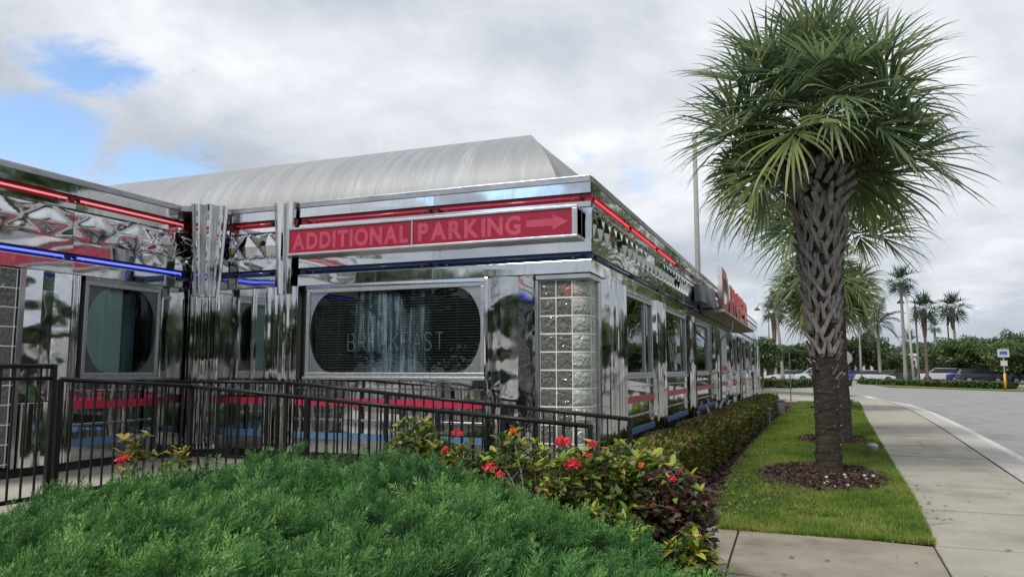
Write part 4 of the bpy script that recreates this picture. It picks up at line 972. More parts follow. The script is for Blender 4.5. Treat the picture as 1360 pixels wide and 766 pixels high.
def spray(seed):
    r = random.Random(seed); V = []; F = []
    def tri(p, d, w):   # slender scaly twig
        s = d.cross(Vector((r.uniform(-1, 1), r.uniform(-1, 1), r.uniform(-1, 1)))).normalized(); o = len(V); V.extend([p - s * w, p + s * w, p + d]); F.append((o, o + 1, o + 2))
    ax = []; p = Vector((0, 0, 0)); d = Vector((0, 1, .05)).normalized(); bend = Vector((r.uniform(-.35, .35), 0, r.uniform(.1, .45))); K = 11
    for i in range(K + 1):
        ax.append((p.copy(), d.copy())); d = (d + bend / K).normalized(); p = p + d / K
    roll = r.uniform(0, 6)
    for i in range(1, K + 1):
        q, dd = ax[i]; t = i / K; ln = (.36 * (1 - t) ** .7 + .09)
        A = dd.cross(Vector((0, 0, 1))).normalized(); B = A.cross(dd).normalized()
        for k in range(2):
            roll += 2.4; out = A * cos(roll) + B * (sin(roll) * .75 + .25); l2 = ln * r.uniform(.7, 1.25)
            sd = (dd * r.uniform(.75, 1.1) + out * .62).normalized(); tri(q, sd * l2, .015)
            C_ = sd.cross(out).normalized()
            for tt in (.22, .42, .6, .78):
                pp = q + sd * l2 * tt; s2 = 1 if r.random() < .5 else -1
                for s2 in (-1, 1):
                    d2 = (sd * .9 + C_ * s2 * r.uniform(.35, .7) + out * r.uniform(-.2, .5)).normalized(); tri(pp, d2 * l2 * r.uniform(.20, .34), .0125)
    tri(ax[-1][0], ax[-1][1] * .14, .012)
    return np.array([list(v) for v in V]), np.array(F)
def place_juniper(n, per=11):
    """clumps: each a fan of sprays that rises from one point and sweeps one way"""
    m_ = n // per; cx_ = -7.6 + 7.35 * RNG.random(m_); cy_ = 1.3 + 4.45 * RNG.random(m_)
    caz = 1.0 + 1.0 * np.sin(cx_ * 1.9 + .5) * np.cos(cy_ * 1.3) + RNG.normal(0, .8, m_); cz = RNG.normal(0, .035, m_); ct = RNG.normal(0, .13, m_)
    k = np.repeat(np.arange(m_), per); x = cx_[k] + RNG.normal(0, .055, m_ * per); y = cy_[k] + RNG.normal(0, .055, m_ * per)
    az = caz[k] + RNG.normal(0, .42, m_ * per)
    ang = np.degrees(np.arctan2(-x, y)); dist = np.hypot(x, y)
    q = (ang < 62) & (JH(x, y) > .06) & (dist > 2.1)
    return x[q], y[q], az[q], cz[k][q], ct[k][q]
Vs, Fs, Ts, of = [], [], [], 0
for v in range(5):
    tv, tf = spray(v + 3); x, y, az, cz, ct = place_juniper(4700); n = len(x)
    e_ = .06; h = JH(x, y) + .05 * np.maximum(0, np.sin(x * 5.1 + 2 * np.sin(y * 3.7))) * np.cos(y * 6.3 + x * 2.); gxv = (JH(x + e_, y) - JH(x - e_, y)) / (2 * e_); gyv = (JH(x, y + e_) - JH(x, y - e_)) / (2 * e_)
    el = np.clip(np.radians(22 + 16 * RNG.standard_normal(n)), -.15, 1.2)
    edge = np.clip(1 - h / .4, 0, 1); az = np.where(RNG.random(n) < edge * .7, np.arctan2(-gyv, -gxv), az); el = el * (1 - .5 * edge)
    R = rots(az, el, RNG.normal(0, .6, n)); sc = .15 + .13 * RNG.random(n) ** 1.3 + .07 * (RNG.random(n) < .06)
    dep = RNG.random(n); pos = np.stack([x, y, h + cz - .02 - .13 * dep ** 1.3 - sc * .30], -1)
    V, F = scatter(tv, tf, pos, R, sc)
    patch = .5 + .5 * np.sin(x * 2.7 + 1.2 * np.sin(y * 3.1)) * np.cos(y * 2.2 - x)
    base = np.clip(.10 + .22 * patch + ct + RNG.normal(0, .08, n) - .28 * dep, 0, 1)  # leaf age and wood, plus lit tips and shaded depth put into tint
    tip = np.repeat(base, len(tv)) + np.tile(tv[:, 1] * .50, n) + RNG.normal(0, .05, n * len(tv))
    Vs.append(V); Fs.append(F + of); of += len(V); Ts.append(np.clip(tip, 0, 1))
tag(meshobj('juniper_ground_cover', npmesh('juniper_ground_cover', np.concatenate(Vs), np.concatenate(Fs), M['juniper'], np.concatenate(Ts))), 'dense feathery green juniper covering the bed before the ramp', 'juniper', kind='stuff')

# ------------------------------------------------------------------ shrubs and hedge
def leaf_me(name, mat, tv=LEAF_V, tf=LEAF_F):
    m = npmesh(name, tv, tf[:, :3], mat); return m
LM = {k: leaf_me('leaf', M[k]) for k in ('shrub_leaf', 'red_leaf', 'yellow_leaf')}
def stems(cx, cy, z0, rad, h, n, rnd):
    out = []
    for i in range(n):
        a = rnd.uniform(0, 2 * pi); r = sqrt(rnd.random()) * rad
        top = Vector((cx + r * cos(a), cy + r * sin(a) * .8, z0 + h * (1 - .30 * (r / rad) ** 2) * rnd.uniform(.74, 1.02)))
        b = Vector((cx + r * cos(a) * .25, cy + r * sin(a) * .2, z0)); mid = (b + top) / 2 + Vector((rnd.uniform(-.05, .05), rnd.uniform(-.05, .05), .02))
        out.append((b, mid, top))
    return out
def shrub(label, cx, cy, rad, h, leafkey, smallkey, nst, per, size, flowers=(), seed=1, nsmall=900, z0=0., group=None, mixkey=None):
    nst = int(nst * 1.35); nsmall = int(nsmall * 1.6); size *= 1.15; h *= 1.04
    rnd = random.Random(seed); T = thing('flowering_shrub' if flowers else 'leafy_shrub', (cx, cy, z0), label, 'shrub', group)
    st = stems(cx, cy, z0, rad, h, nst, rnd); m = MB()
    for b, mid, t in st: m.tube([b, mid, t], [.009, .006, .003], 5)
    m.build('stem', M['stem'], T)
    for b, mid, t in st:
        lev = [t] + ([mid + (t - mid) * .45] if rnd.random() < .7 else [])
        for li, c in enumerate(lev):
            a0 = rnd.uniform(0, 6.28)
            for j in range(per if li == 0 else max(2, per - 2)):
                a = a0 + j * 2.4 + rnd.uniform(-.3, .3); el = rnd.uniform(-.35, .95) if li == 0 else rnd.uniform(-.5, .4)
                R = rots(np.array([a]), np.array([el]), np.array([rnd.gauss(0, .35)]))[0]
                mt = Matrix([list(R[0]), list(R[1]), list(R[2])]).to_euler()
                key = mixkey if mixkey and rnd.random() < .3 else leafkey
                s = size * rnd.uniform(.65, 1.15)
                meshobj('leaf', LM[key], T, (c.x - cx, c.y - cy, c.z - z0), mt, (s * rnd.uniform(.8, 1.15), s, s))
    # small inner leaves
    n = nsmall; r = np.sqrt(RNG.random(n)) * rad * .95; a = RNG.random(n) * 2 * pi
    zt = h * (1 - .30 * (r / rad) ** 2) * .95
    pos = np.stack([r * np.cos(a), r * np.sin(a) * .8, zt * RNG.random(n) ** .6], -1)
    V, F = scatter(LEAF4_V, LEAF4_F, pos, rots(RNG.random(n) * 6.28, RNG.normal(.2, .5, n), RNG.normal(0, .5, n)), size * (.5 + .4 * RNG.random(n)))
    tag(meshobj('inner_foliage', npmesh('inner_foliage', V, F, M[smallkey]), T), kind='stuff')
    for (fx, fy, fz, fr, mk) in flowers:
        n = 60; d = RNG.normal(0, 1, (n, 3)); d[:, 2] = np.abs(d[:, 2]) * .8; d /= np.linalg.norm(d, axis=1)[:, None]
        pos = d * fr * .72 + np.array([fx - cx, fy - cy, fz - z0])
        V, F = scatter(DIA_V, DIA_F, pos, rots(RNG.random(n) * 6.28, RNG.normal(.2, .6, n), RNG.normal(0, 1, n)), fr * (.5 + .35 * RNG.random(n)))
        meshobj('flower_head', npmesh('flower_head', V, F, M[mk]), T)
    return T
shrub('leafy green shrub against the ramp railing, the one behind the middle of the juniper', -3.12, 5.82, .36, 1.02, 'shrub_leaf', 'shrub_small', 34, 6, .085, seed=2, nsmall=1100)
shrub('shrub with coral flowers between the two taller shrubs at the railing', -2.62, 5.68, .28, .84, 'shrub_leaf', 'shrub_small', 20, 5, .08, [(-2.62, 5.5, .93, .045, 'petal'), (-2.72, 5.5, .80, .035, 'petal')], seed=3, nsmall=500)
shrub('shrub with an orange flower and bare grey twigs at the railing', -2.22, 5.72, .34, .94, 'shrub_leaf', 'shrub_small', 26, 6, .08, [(-2.15, 5.5, .96, .04, 'petal_o'), (-2.28, 5.35, .70, .05, 'petal'), (-2.18, 5.32, .66, .035, 'petal')], seed=5, nsmall=650)
shrub('sparse thin shrub in front of the glass block corner', -1.80, 5.55, .22, .86, 'shrub_leaf', 'shrub_small', 14, 5, .075, seed=8, nsmall=160, mixkey='yellow_leaf')
shrub('shrub with bright red flower heads at the end of the ramp railing', -1.48, 5.28, .34, .88, 'shrub_leaf', 'shrub_small', 32, 6, .085, [(-1.60, 5.08, .93, .060, 'petal'), (-1.52, 5.02, .79, .055, 'petal'), (-1.40, 5.08, .93, .036, 'petal'), (-1.43, 5.05, .865, .025, 'petal')], seed=9, nsmall=1000, mixkey='yellow_leaf')
shrub('glossy yellow green shrub beside the red flowers', -1.10, 5.42, .34, .84, 'shrub_leaf', 'shrub_small', 34, 6, .09, [(-1.08, 5.15, .80, .022, 'petal_o')], seed=12, nsmall=1200, mixkey='yellow_leaf')
shrub('bronze leaved shrub next to the front walk', -.90, 5.28, .29, .78, 'red_leaf', 'red_small', 36, 6, .08, [(-.86, 5.08, .73, .025, 'petal')], seed=14, nsmall=1100, mixkey='shrub_leaf')
shrub('low yellow green shrub at the corner of the front walk', -.74, 4.92, .15, .44, 'shrub_leaf', 'shrub_small', 12, 5, .085, seed=17, nsmall=200, mixkey='yellow_leaf')
shrub('low green shrub under the glossy shrub, behind the juniper edge', -1.28, 4.95, .30, .56, 'shrub_leaf', 'shrub_small', 22, 6, .08, seed=19, nsmall=800)
shrub('leafy shrub between the ramp end and the hedge', -1.35, 6.1, .36, .86, 'shrub_leaf', 'shrub_small', 30, 6, .08, seed=23, nsmall=1100)
shrub('small plant with a red flower and yellow leaves at the landing railing', -5.28, 4.86, .20, .72, 'yellow_leaf', 'shrub_small', 10, 5, .075, [(-5.32, 4.74, .70, .05, 'petal'), (-5.27, 4.74, .72, .03, 'petal_o')], seed=29, nsmall=40, z0=.2)
shrub('small yellow leaved plant beside the red flowered one', -4.98, 4.98, .14, .56, 'yellow_leaf', 'shrub_small', 6, 5, .07, seed=31, nsmall=20, z0=.25)
# bare twigs
TW = MB(); rnd = random.Random(4)
for i in range(3):
    b = Vector((-1.95 + rnd.uniform(-.1, .15), 5.45, .3)); t = b + Vector((rnd.uniform(-.25, .35), rnd.uniform(-.1, .1), rnd.uniform(.35, .62)))
    TW.tube([b, (b + t) / 2 + Vector((.02, 0, .02)), t], [.006, .005, .003], 5)
    for k in range(3):
        q = b + (t - b) * rnd.uniform(.4, .9); TW.tube([q, q + Vector((rnd.uniform(-.12, .12), 0, rnd.uniform(.05, .14)))], [.003, .002], 4)
tag(TW.build('bare_twigs', M['pole_grey'], loc=(-1.9, 5.45, 0)), 'bare pale grey twigs rising beside the sparse shrub', 'plant')
# clipped hedge along the side wall
HG = thing('hedge', (-1.6, 16, 0), 'long clipped hedge with green and reddish leaves along the side wall', 'hedge')
def hedge_leaves(n, y0, y1, size, power, mat=None, inner=0.):
    y = y0 + (y1 - y0) * RNG.random(n) ** power
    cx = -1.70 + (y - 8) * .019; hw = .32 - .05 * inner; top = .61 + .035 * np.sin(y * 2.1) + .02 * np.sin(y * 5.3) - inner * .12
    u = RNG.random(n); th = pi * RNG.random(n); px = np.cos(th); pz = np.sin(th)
    k = np.maximum(np.abs(px), pz) ** .75      # squarish section
    px, pz = px / k, pz / k; rr = 1 - .22 * RNG.random(n) ** 2
    wob = 1 + .07 * np.sin(y * 3.3 + th * 2) + .05 * np.sin(y * 7.9)
    x = cx + hw * px * rr * wob; z = .06 + (top - .06) * np.clip(pz * rr, 0, 1.1)
    az = np.arctan2(RNG.normal(0, .8, n), np.sign(px) * (.3 + np.abs(px)))
    R = rots(az, np.clip(RNG.normal(.45, .5, n), -.6, 1.4), RNG.normal(0, .6, n))
    k = y + 0 * x > y0; pos = np.stack([x, y, z], -1) - np.array([-1.6, 16, 0])
    return scatter(LEAF4_V, LEAF4_F, pos, R, size * (.7 + .6 * RNG.random(n)))
def joined(parts):
    of = 0; V = []; F = []
    for v, f in parts: V.append(v); F.append(f + of); of += len(v)
    return np.concatenate(V), np.concatenate(F)
V, F = joined([hedge_leaves(24000, 7.9, 13.5, .058, 1.1, None), hedge_leaves(22000, 13.5, 27.2, .075, 1.)])
tag(meshobj('foliage', npmesh('foliage', V, F, M['hedge_leaf']), HG), kind='stuff')
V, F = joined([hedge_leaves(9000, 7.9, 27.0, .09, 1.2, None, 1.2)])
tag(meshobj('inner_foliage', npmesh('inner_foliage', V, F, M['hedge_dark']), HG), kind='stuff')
m = MB()
for i in range(60):
    y = 8 + i * .32; x = -1.70 + (y - 8) * .019 + random.uniform(-.18, .18); m.tube([(x, y, 0), (x + random.uniform(-.08, .08), y + random.uniform(-.08, .08), .48)], [.012, .006], 5)
m.build('stem', M['stem'], HG)

# ------------------------------------------------------------------ palms
def fan_frond(elev, seed, pet=.80, blade=.88, nseg=38, mat='frond', droop=1., dead=False, wm=.027):
    """one fan frond built at azimuth +X; gravity bends the stalk, the midrib and every leaflet"""
    r = random.Random(seed); V = []; F = []; mi = []
    d = Vector((cos(elev), 0, sin(elev))); p = Vector((0, 0, 0)); S = Vector((0, 1, 0)); st = [p.copy()]
    for i in range(6):
        d = (d + Vector((0, 0, -.045 * droop))).normalized(); p = p + d * pet / 6; st.append(p.copy())
    for i in range(6):     # stalk, flattened
        a, b = st[i], st[i + 1]; w0 = .020 - .012 * i / 6; o = len(V); U = S.cross((b - a).normalized())
        V += [a - S * w0, a + S * w0, b + S * w0 * .9, b - S * w0 * .9]; F.append((o, o + 1, o + 2, o + 3)); mi.append(1)
    costa = [(p.copy(), d.copy())]
    for i in range(6):
        d = (d + Vector((0, 0, -.13 * droop))).normalized(); p = p + d * blade * .06; costa.append((p.copy(), d.copy()))
    for i in range(nseg):
        t = (i + .5) / nseg; phi = (t * 2 - 1) * radians(152); c = 1 - abs(t * 2 - 1)
        q, D = costa[min(6, int(c * 6.5))]; U = S.cross(D) * -1
        if U.z < 0: U = -U
        L_ = blade * (.66 + .34 * sin(pi * (.15 + .7 * t))) * r.uniform(.86, 1.1)
        dd = (D * cos(phi) + S * sin(phi) + U * (.18 + .28 * abs(sin(phi)))).normalized()
        wv = dd.cross(U).normalized(); P_ = q.copy(); wmax = wm * r.uniform(.8, 1.15); K = 5
        g = droop * r.uniform(.5, 1.35) * (.085 if not dead else .6); tw = r.uniform(-.5, .5)
        pts = []
        for k in range(K + 1):
            s = k / K; w = wmax * (.45 + .75 * s if s < .4 else max(.04, 1.0 * (1 - s) ** .7 + .02))
            wr = (wv * cos(tw * s) + U * sin(tw * s)).normalized()
            pts.append((P_ - wr * w, P_ + wr * w))
            dd = (dd + Vector((0, 0, -1)) * g * (.15 + 5.2 * s ** 3.2)).normalized(); P_ = P_ + dd * L_ / K
        o = len(V)
        for a, b in pts: V += [a, b]
        for k in range(K): F.append((o + 2 * k, o + 2 * k + 1, o + 2 * k + 3, o + 2 * k + 2)); mi.append(0)
    me = npmesh('frond', [list(v) for v in V], F, [M[mat] if not dead else M['frond_dead'], M['petiole'] if not dead else M['frond_dead']])
    me.polygons.foreach_set('material_index', np.array(mi, dtype=np.int32)); return me
ELS = [82, 62, 44, 26, 8, -12, -32, -50]
FAN = {e: [fan_frond(radians(e), 10 * i + k, mat='frond_b' if (k == 2) else 'frond', droop=[.9, 1.5, 2.2][k]) for k in range(3)] for i, e in enumerate(ELS)}
def crown(T, c, n, rad, seed, emin=-45, attach=.55, name='frond', first_az=0., skip=None):
    r = random.Random(seed)
    for i in range(n):
        t = (i + .5) / n; e = 86 - (86 - emin) * t ** .82 + r.uniform(-7, 7); e0 = min(ELS, key=lambda q: abs(q - e))
        if skip is not None and e < 3 and abs(((az0 := first_az + i * 2.39996) + pi / 2 + pi) % (2 * pi) - pi) < skip: continue
        me = FAN[e0][min(2, int(r.random() * (2.15 if t < .5 else 3)))]
        az = first_az + i * 2.39996 + r.uniform(-.2, .2); ra = .06 + .20 * t; zz = -attach * t
        meshobj(name, me, T, (c[0] + ra * cos(az), c[1] + ra * sin(az), c[2] + zz), (r.uniform(-.12, .12), radians(e0 - e) * .6, az), rad / 1.78 * (r.uniform(.66, 1.10) if i % 3 else r.uniform(.95, 1.12)))
def strap(p0, dirv, nrm, L_, w0, w1, th, m, bend=.12, n=3):
    d = dirv.normalized(); vs = []; p = p0.copy()
    for i in range(n + 1):
        t = i / n; s = d.cross(nrm).normalized(); u = s.cross(d).normalized(); w = w0 + (w1 - w0) * t; h = th * (1 - .4 * t)
        vs += [p - s * w - u * h * .3, p + s * w - u * h * .3, p + s * w * .8 + u * h, p - s * w * .8 + u * h]
        d = (d + nrm * bend).normalized(); p = p + d * L_ / n
    fs = [(3, 2, 1, 0)]
    for i in range(n):
        o = 4 * i
        for j in range(4): fs.append((o + j, o + (j + 1) % 4, o + 4 + (j + 1) % 4, o + 4 + j))
    o = 4 * n; fs.append((o, o + 1, o + 2, o + 3)); m.add(vs, fs)
def boot_mesh(seed, single=0):
    r = random.Random(seed); m = MB(); nrm = Vector((1, 0, 0)); b = Vector((0, 0, 0))
    for s in ((-1, 1) if not single else (single,)):
        strap(b + Vector((0, s * .02, 0)), Vector((.06, s * r.uniform(.34, .50), .85)), nrm, r.uniform(.32, .42)  , .054, .030, .034, m, bend=r.uniform(.02, .07))
    strap(b + Vector((-.012, 0, -.06)), Vector((.03, 0, 1)), nrm, .13, .06, .05, .022, m, bend=.02)
    me = bpy.data.meshes.new('boot'); me.from_pydata([tuple(v) for v in m.v], [], m.f); me.materials.append(M['boot']); me.update(); return me
BOOTS = [boot_mesh(k) for k in range(5)] + [boot_mesh(20, -1), boot_mesh(21, 1)]
def stub_mesh(seed):
    r = random.Random(seed); m = MB(); strap(Vector((0, 0, 0)), Vector((.45, r.uniform(-.5, .5), .8)), Vector((1, 0, 0)), r.uniform(.16, .26), .045, .034, .03, m, bend=.1)
    me = bpy.data.meshes.new('boot'); me.from_pydata([tuple(v) for v in m.v], [], m.f); me.materials.append(M['boot']); me.update(); return me
STUBS = [stub_mesh(k) for k in range(5)]
def palm_trunk(T, h, r0, r1, rs, mat, seed, lean=(0, 0), name='trunk'):
    n = 18; rows = int(h / .09); m = MB(); rnd = random.Random(seed); vs = []
    for i in range(rows + 1):
        t = i / rows; z = h * t
        r = float(np.interp(z, rs[0], rs[1])); ring = (.012 if i % 2 else 0) * rnd.uniform(.4, 1.3)
        for j in range(n):
            a = 2 * pi * j / n; q = r + ring + .008 * sin(5 * a + z * 3) + rnd.uniform(-.004, .004)
            vs.append((q * cos(a) + lean[0] * t, q * sin(a) + lean[1] * t, z - .05))
    m.add(vs, [(i * n + j, i * n + (j + 1) % n, (i + 1) * n + (j + 1) % n, (i + 1) * n + j) for i in range(rows) for j in range(n)])
    return m.build(name, mat, T, smooth=True, world=False)
def boots(T, z0, z1, rf, per=8, dz=.168, seed=1, lean=(0, 0), h=4.6, arc_=None):
    rnd = random.Random(seed); i = 0; z = z0
    while z < z1:
        r = float(np.interp(z, rf[0], rf[1])); t = z / h
        for j in range(per):
            a = 2 * pi * (j + (i % 2) * .5) / per + rnd.uniform(-.10, .10)
            if z < z0 + .35 and rnd.random() < .35: continue
            s = float(np.interp(z, rf[0], rf[1])) / .25 * rnd.uniform(.88, 1.12)
            meshobj('boot', BOOTS[rnd.randrange(7 if rnd.random() < .25 else 5)], T, (r * cos(a) + lean[0] * t, r * sin(a) + lean[1] * t, z + rnd.uniform(-.03, .03)), (rnd.uniform(-.1, .1), rnd.uniform(-.02, .10), a), (1, s, s * rnd.uniform(.9, 1.1)))
        z += dz; i += 1
def stubs(T, z0, z1, r, per, seed):
    rnd = random.Random(seed); z = z0; i = 0
    while z < z1:
        for j in range(per):
            a = 2 * pi * (j + (i % 2) * .5) / per + rnd.uniform(-.15, .15)
            meshobj('boot', STUBS[rnd.randrange(5)], T, (r * cos(a), r * sin(a), z + rnd.uniform(-.03, .03)), (rnd.uniform(-.3, .3), rnd.uniform(-.1, .3), a), rnd.uniform(.8, 1.25))
        z += .10; i += 1
def fibre(T, c, r, n, name='fruit_stalks'):
    """dark tangle of old stalks and fibre under the crown"""
    m = MB(); rnd = random.Random(5)
    for i in range(n):
        a = rnd.uniform(0, 6.283); p = Vector((c[0] + .22 * cos(a), c[1] + .22 * sin(a), c[2] + rnd.uniform(-.25, .15))); d = Vector((cos(a), sin(a), rnd.uniform(-.1, .7))).normalized(); pts = [p]
        for k in range(5): d = (d + Vector((rnd.uniform(-.25, .25), rnd.uniform(-.25, .25), -.22))).normalized(); p = p + d * r / 5 * rnd.uniform(.6, 1.2); pts.append(p)
        m.tube(pts, [.008, .007, .006, .005, .004, .003], 3, caps=False)
        for k in range(10):
            q = pts[rnd.randrange(2, 6)]; dd = Vector((rnd.uniform(-1, 1), rnd.uniform(-1, 1), rnd.uniform(-.9, .2))).normalized() * rnd.uniform(.06, .18); m.tube([q, q + dd * .5, q + dd + Vector((0, 0, -.03))], [.004, .003, .002], 3, caps=False)
    tag(m.build(name, M['frond_dead'], T, world=False), kind='stuff')
# the big sabal palm
PA = thing('sabal_palm', (.20, 11.72, .03), 'big shaggy sabal palm whose trunk is wrapped in criss-cross grey leaf bases', 'palm tree')
palm_trunk(PA, 5.0, .2, .2, ([0, .25, 1.5, 2.0, 3.2, 4.3, 4.8, 5.0], [.195, .165, .155, .160, .205, .29, .30, .22]), M['trunk'], 3)
boots(PA, 1.62, 3.75, ([1.5, 2.2, 3.0, 3.7, 4.4], [.155, .180, .215, .265, .31]), per=7, dz=.165, seed=6)
stubs(PA, 3.75, 4.70, .30, 13, 8)
for k_ in range(16):
    a_ = random.uniform(0, 6.283); meshobj('boot', STUBS[k_ % 5], PA, (.160 * cos(a_), .160 * sin(a_), random.uniform(1.25, 1.65)), (random.uniform(-.4, .4), .1, a_), random.uniform(.45, .8))
crown(PA, (0, 0, 5.04), 96, 1.96, 12, emin=-17, attach=.28, skip=.85)
fibre(PA, (0, 0, 4.75), .75, 90)
PB = thing('sabal_palm', (.52, 17.3, .03), 'smaller sabal palm standing directly behind the big one, low fronds spreading at its sides', 'palm tree')
palm_trunk(PB, 5.1, .2, .2, ([0, .25, 1.5, 3.2, 4.6, 4.9], [.27, .24, .225, .22, .25, .2]), M['trunk'], 5)
stubs(PB, 3.9, 4.7, .24, 9, 12)
crown(PB, (0, 0, 5.05), 40, 2.0, 21, emin=-16, attach=.30, first_az=1.)
PC = thing('sabal_palm', (.62, 29.0, .03), 'third sabal palm of the lawn row, round light green crown behind the trunks', 'palm tree')
palm_trunk(PC, 4.6, .2, .2, ([0, .25, 1.5, 3.2, 4.3], [.25, .22, .21, .21, .2]), M['trunk'], 7)
r_ = random.Random(31)
crown(PC, (0, 0, 4.75), 70, 2.25, 31, emin=-40, attach=.4)
for o in PC.children:
    if o.data and o.name.startswith('frond') and r_.random() < .6: 
        for e_, l_ in FAN.items():
            if o.data in l_: o.data = l_[2]; break
# string of little lights round the big trunk
m = MB(); pts = []; bl = MB()
for i in range(150):
    t = i / 149; a = t * 2 * pi * 6.5; r = float(np.interp(t * 1.9, [0, .25, 1.5, 2.0], [.208, .182, .174, .19])); pts.append((.20 + r * cos(a), 11.72 + r * sin(a), .14 + t * 1.75 + .03 * sin(a * 2.3)))
T = thing('string_lights', (.2, 11.72, .1), 'thin dark wire of tiny unlit white lights wound round the big palm trunk', 'string lights')
m.tube(pts, .0032, 4); m.build('wire', M['black'], T)
for i in range(3, 150, 3): p = Vector(pts[i]); d = Vector((p.x - .2, p.y - 11.72, 0)).normalized(); bl.tube([p, p + d * .018 + Vector((0, 0, .008))], [.0055, .004], 5)
tag(bl.build('bulbs', M['pole_white'], T), kind='stuff')
# feather palms and fan palms far off
def feather_frond(elev, seed, L_=2.6, n=26):
    r = random.Random(seed); V = []; F = []; d = Vector((cos(elev), 0, sin(elev))); p = Vector((0, 0, 0)); S = Vector((0, 1, 0)); sp = [(p.copy(), d.copy())]
    for i in range(14): d = (d + Vector((0, 0, -.03 - .012 * i))).normalized(); p = p + d * L_ / 14; sp.append((p.copy(), d.copy()))
    for i in range(14):
        a, b = sp[i][0], sp[i + 1][0]; o = len(V); w = .03 * (1 - i / 16); V += [a - S * w, a + S * w, b + S * w, b - S * w]; F.append((o, o + 1, o + 2, o + 3))
    for i in range(n):
        t = .12 + .88 * i / n; q, D = sp[int(t * 14)]; U = D.cross(S) * -1
        for s in (-1, 1):
            dd = (D * .7 + S * s * .9 + U * r.uniform(-.1, .25)).normalized(); ll = .75 * sin(pi * (.18 + .75 * t)) * r.uniform(.8, 1.1); w = D * .045
            m1 = q + dd * ll * .5; m2 = q + dd * ll + Vector((0, 0, -.3 * ll)); o = len(V); V += [q - w, q + w, m1 + w, m1 - w, m2]; F += [(o, o + 1, o + 2, o + 3), (o + 3, o + 2, o + 4, o + 4)]
    return npmesh('frond', [list(v) for v in V], np.array(F), M['far_palm'])
FE = {e: feather_frond(radians(e), 50 + e) for e in (78, 52, 30, 8, -18)}
FARF = {e: fan_frond(radians(e), 90 + e, nseg=16, pet=.8, blade=.95, mat='far_palm', droop=.9, wm=.075) for e in (75, 45, 15, -15, -40)}
def far_palm(x, y, h, rad, label, kind='fan', r0=.22, seed=1, trunk='trunk_grey', skirt=0, n=20, lean=0.):
    T = thing('feather_palm' if kind == 'feather' else 'fan_palm', (x, y, -.1), label, 'palm tree'); rnd = random.Random(seed)
    m = MB(); m.tube([(lean * (t ** 1.5), 0, h * t) for t in [i / 10 for i in range(11)]], [r0 * (1.35 - .35 * min(1, t * 5)) * (1 - .25 * t) for t in [i / 10 for i in range(11)]], 10)
    m.build('trunk', M[trunk], T, smooth=True, world=False)
    if skirt: MB().lathe((lean, 0, h - skirt), [(r0 * .75, 0), (r0 * 1.25, skirt * .15), (r0 * 1.7, skirt * .6), (r0 * 1.9, skirt * .9), (r0, skirt)], 12).build('skirt', M['trunk_rust'], T, smooth=True, world=False)
    if kind == 'feather': MB().tube([(lean, 0, h - .1), (lean, 0, h + .9)], [.17, .10], 8).build('crownshaft', M['petiole'], T, smooth=True, world=False)
    S_ = FE if kind == 'feather' else FARF; ks = sorted(S_, reverse=True)
    for i in range(n):
        t = (i + .5) / n; e = ks[min(len(ks) - 1, int(t * len(ks)))]; az = i * 2.4 + rnd.uniform(-.3, .3)
        meshobj('frond', S_[e], T, (lean, 0, h + (.85 if kind == 'feather' else 0.)), (0, rnd.uniform(-.12, .12), az), rad / (2.5 if kind == 'feather' else 1.7) * rnd.uniform(.85, 1.1))
far_palm(9.7, 92.7, 11.1, 2.0, 'tallest fan palm of the far row, slim trunk beside a white pole', seed=1, r0=.19, n=20)
far_palm(11.9, 93.6, 8.1, 1.9, 'far fan palm with a rusty skirted trunk, left one of the pair', seed=2, skirt=3.2, trunk='trunk_rust', r0=.17)
far_palm(20.3, 128, 10.6, 2.6, 'far fan palm with a rusty neck, right one of the pair', seed=3, skirt=3.2, r0=.22, lean=-.3, n=20)
far_palm(8.4, 108, 6.6, 3.6, 'dark feathery palm behind the road, beside the stop sign', 'feather', seed=4, r0=.22, n=16)
far_palm(7.0, 122, 10.5, 2.4, 'slim royal palm whose head hides behind the lawn palms', 'feather', seed=5, r0=.2, n=12, trunk='trunk_grey')
far_palm(-4.1, 104, 8.9, 2.0, 'far fan palm with a rusty neck next to the diner end', seed=6, skirt=4.0, r0=.2)
far_palm(-3.0, 96, 9.6, 1.7, 'bare pale palm trunk beside the rusty one, head behind the lawn palm', seed=7, r0=.2, lean=-.6, n=14)
far_palm(20.6, 150, 8.8, 1.5, 'small distant fan palm between the rusty necked pair', seed=8, r0=.25, n=14)
far_palm(16.6, 150, 6.2, 2.4, 'low distant palm under the rusty necked pair', seed=9, r0=.3, n=14)

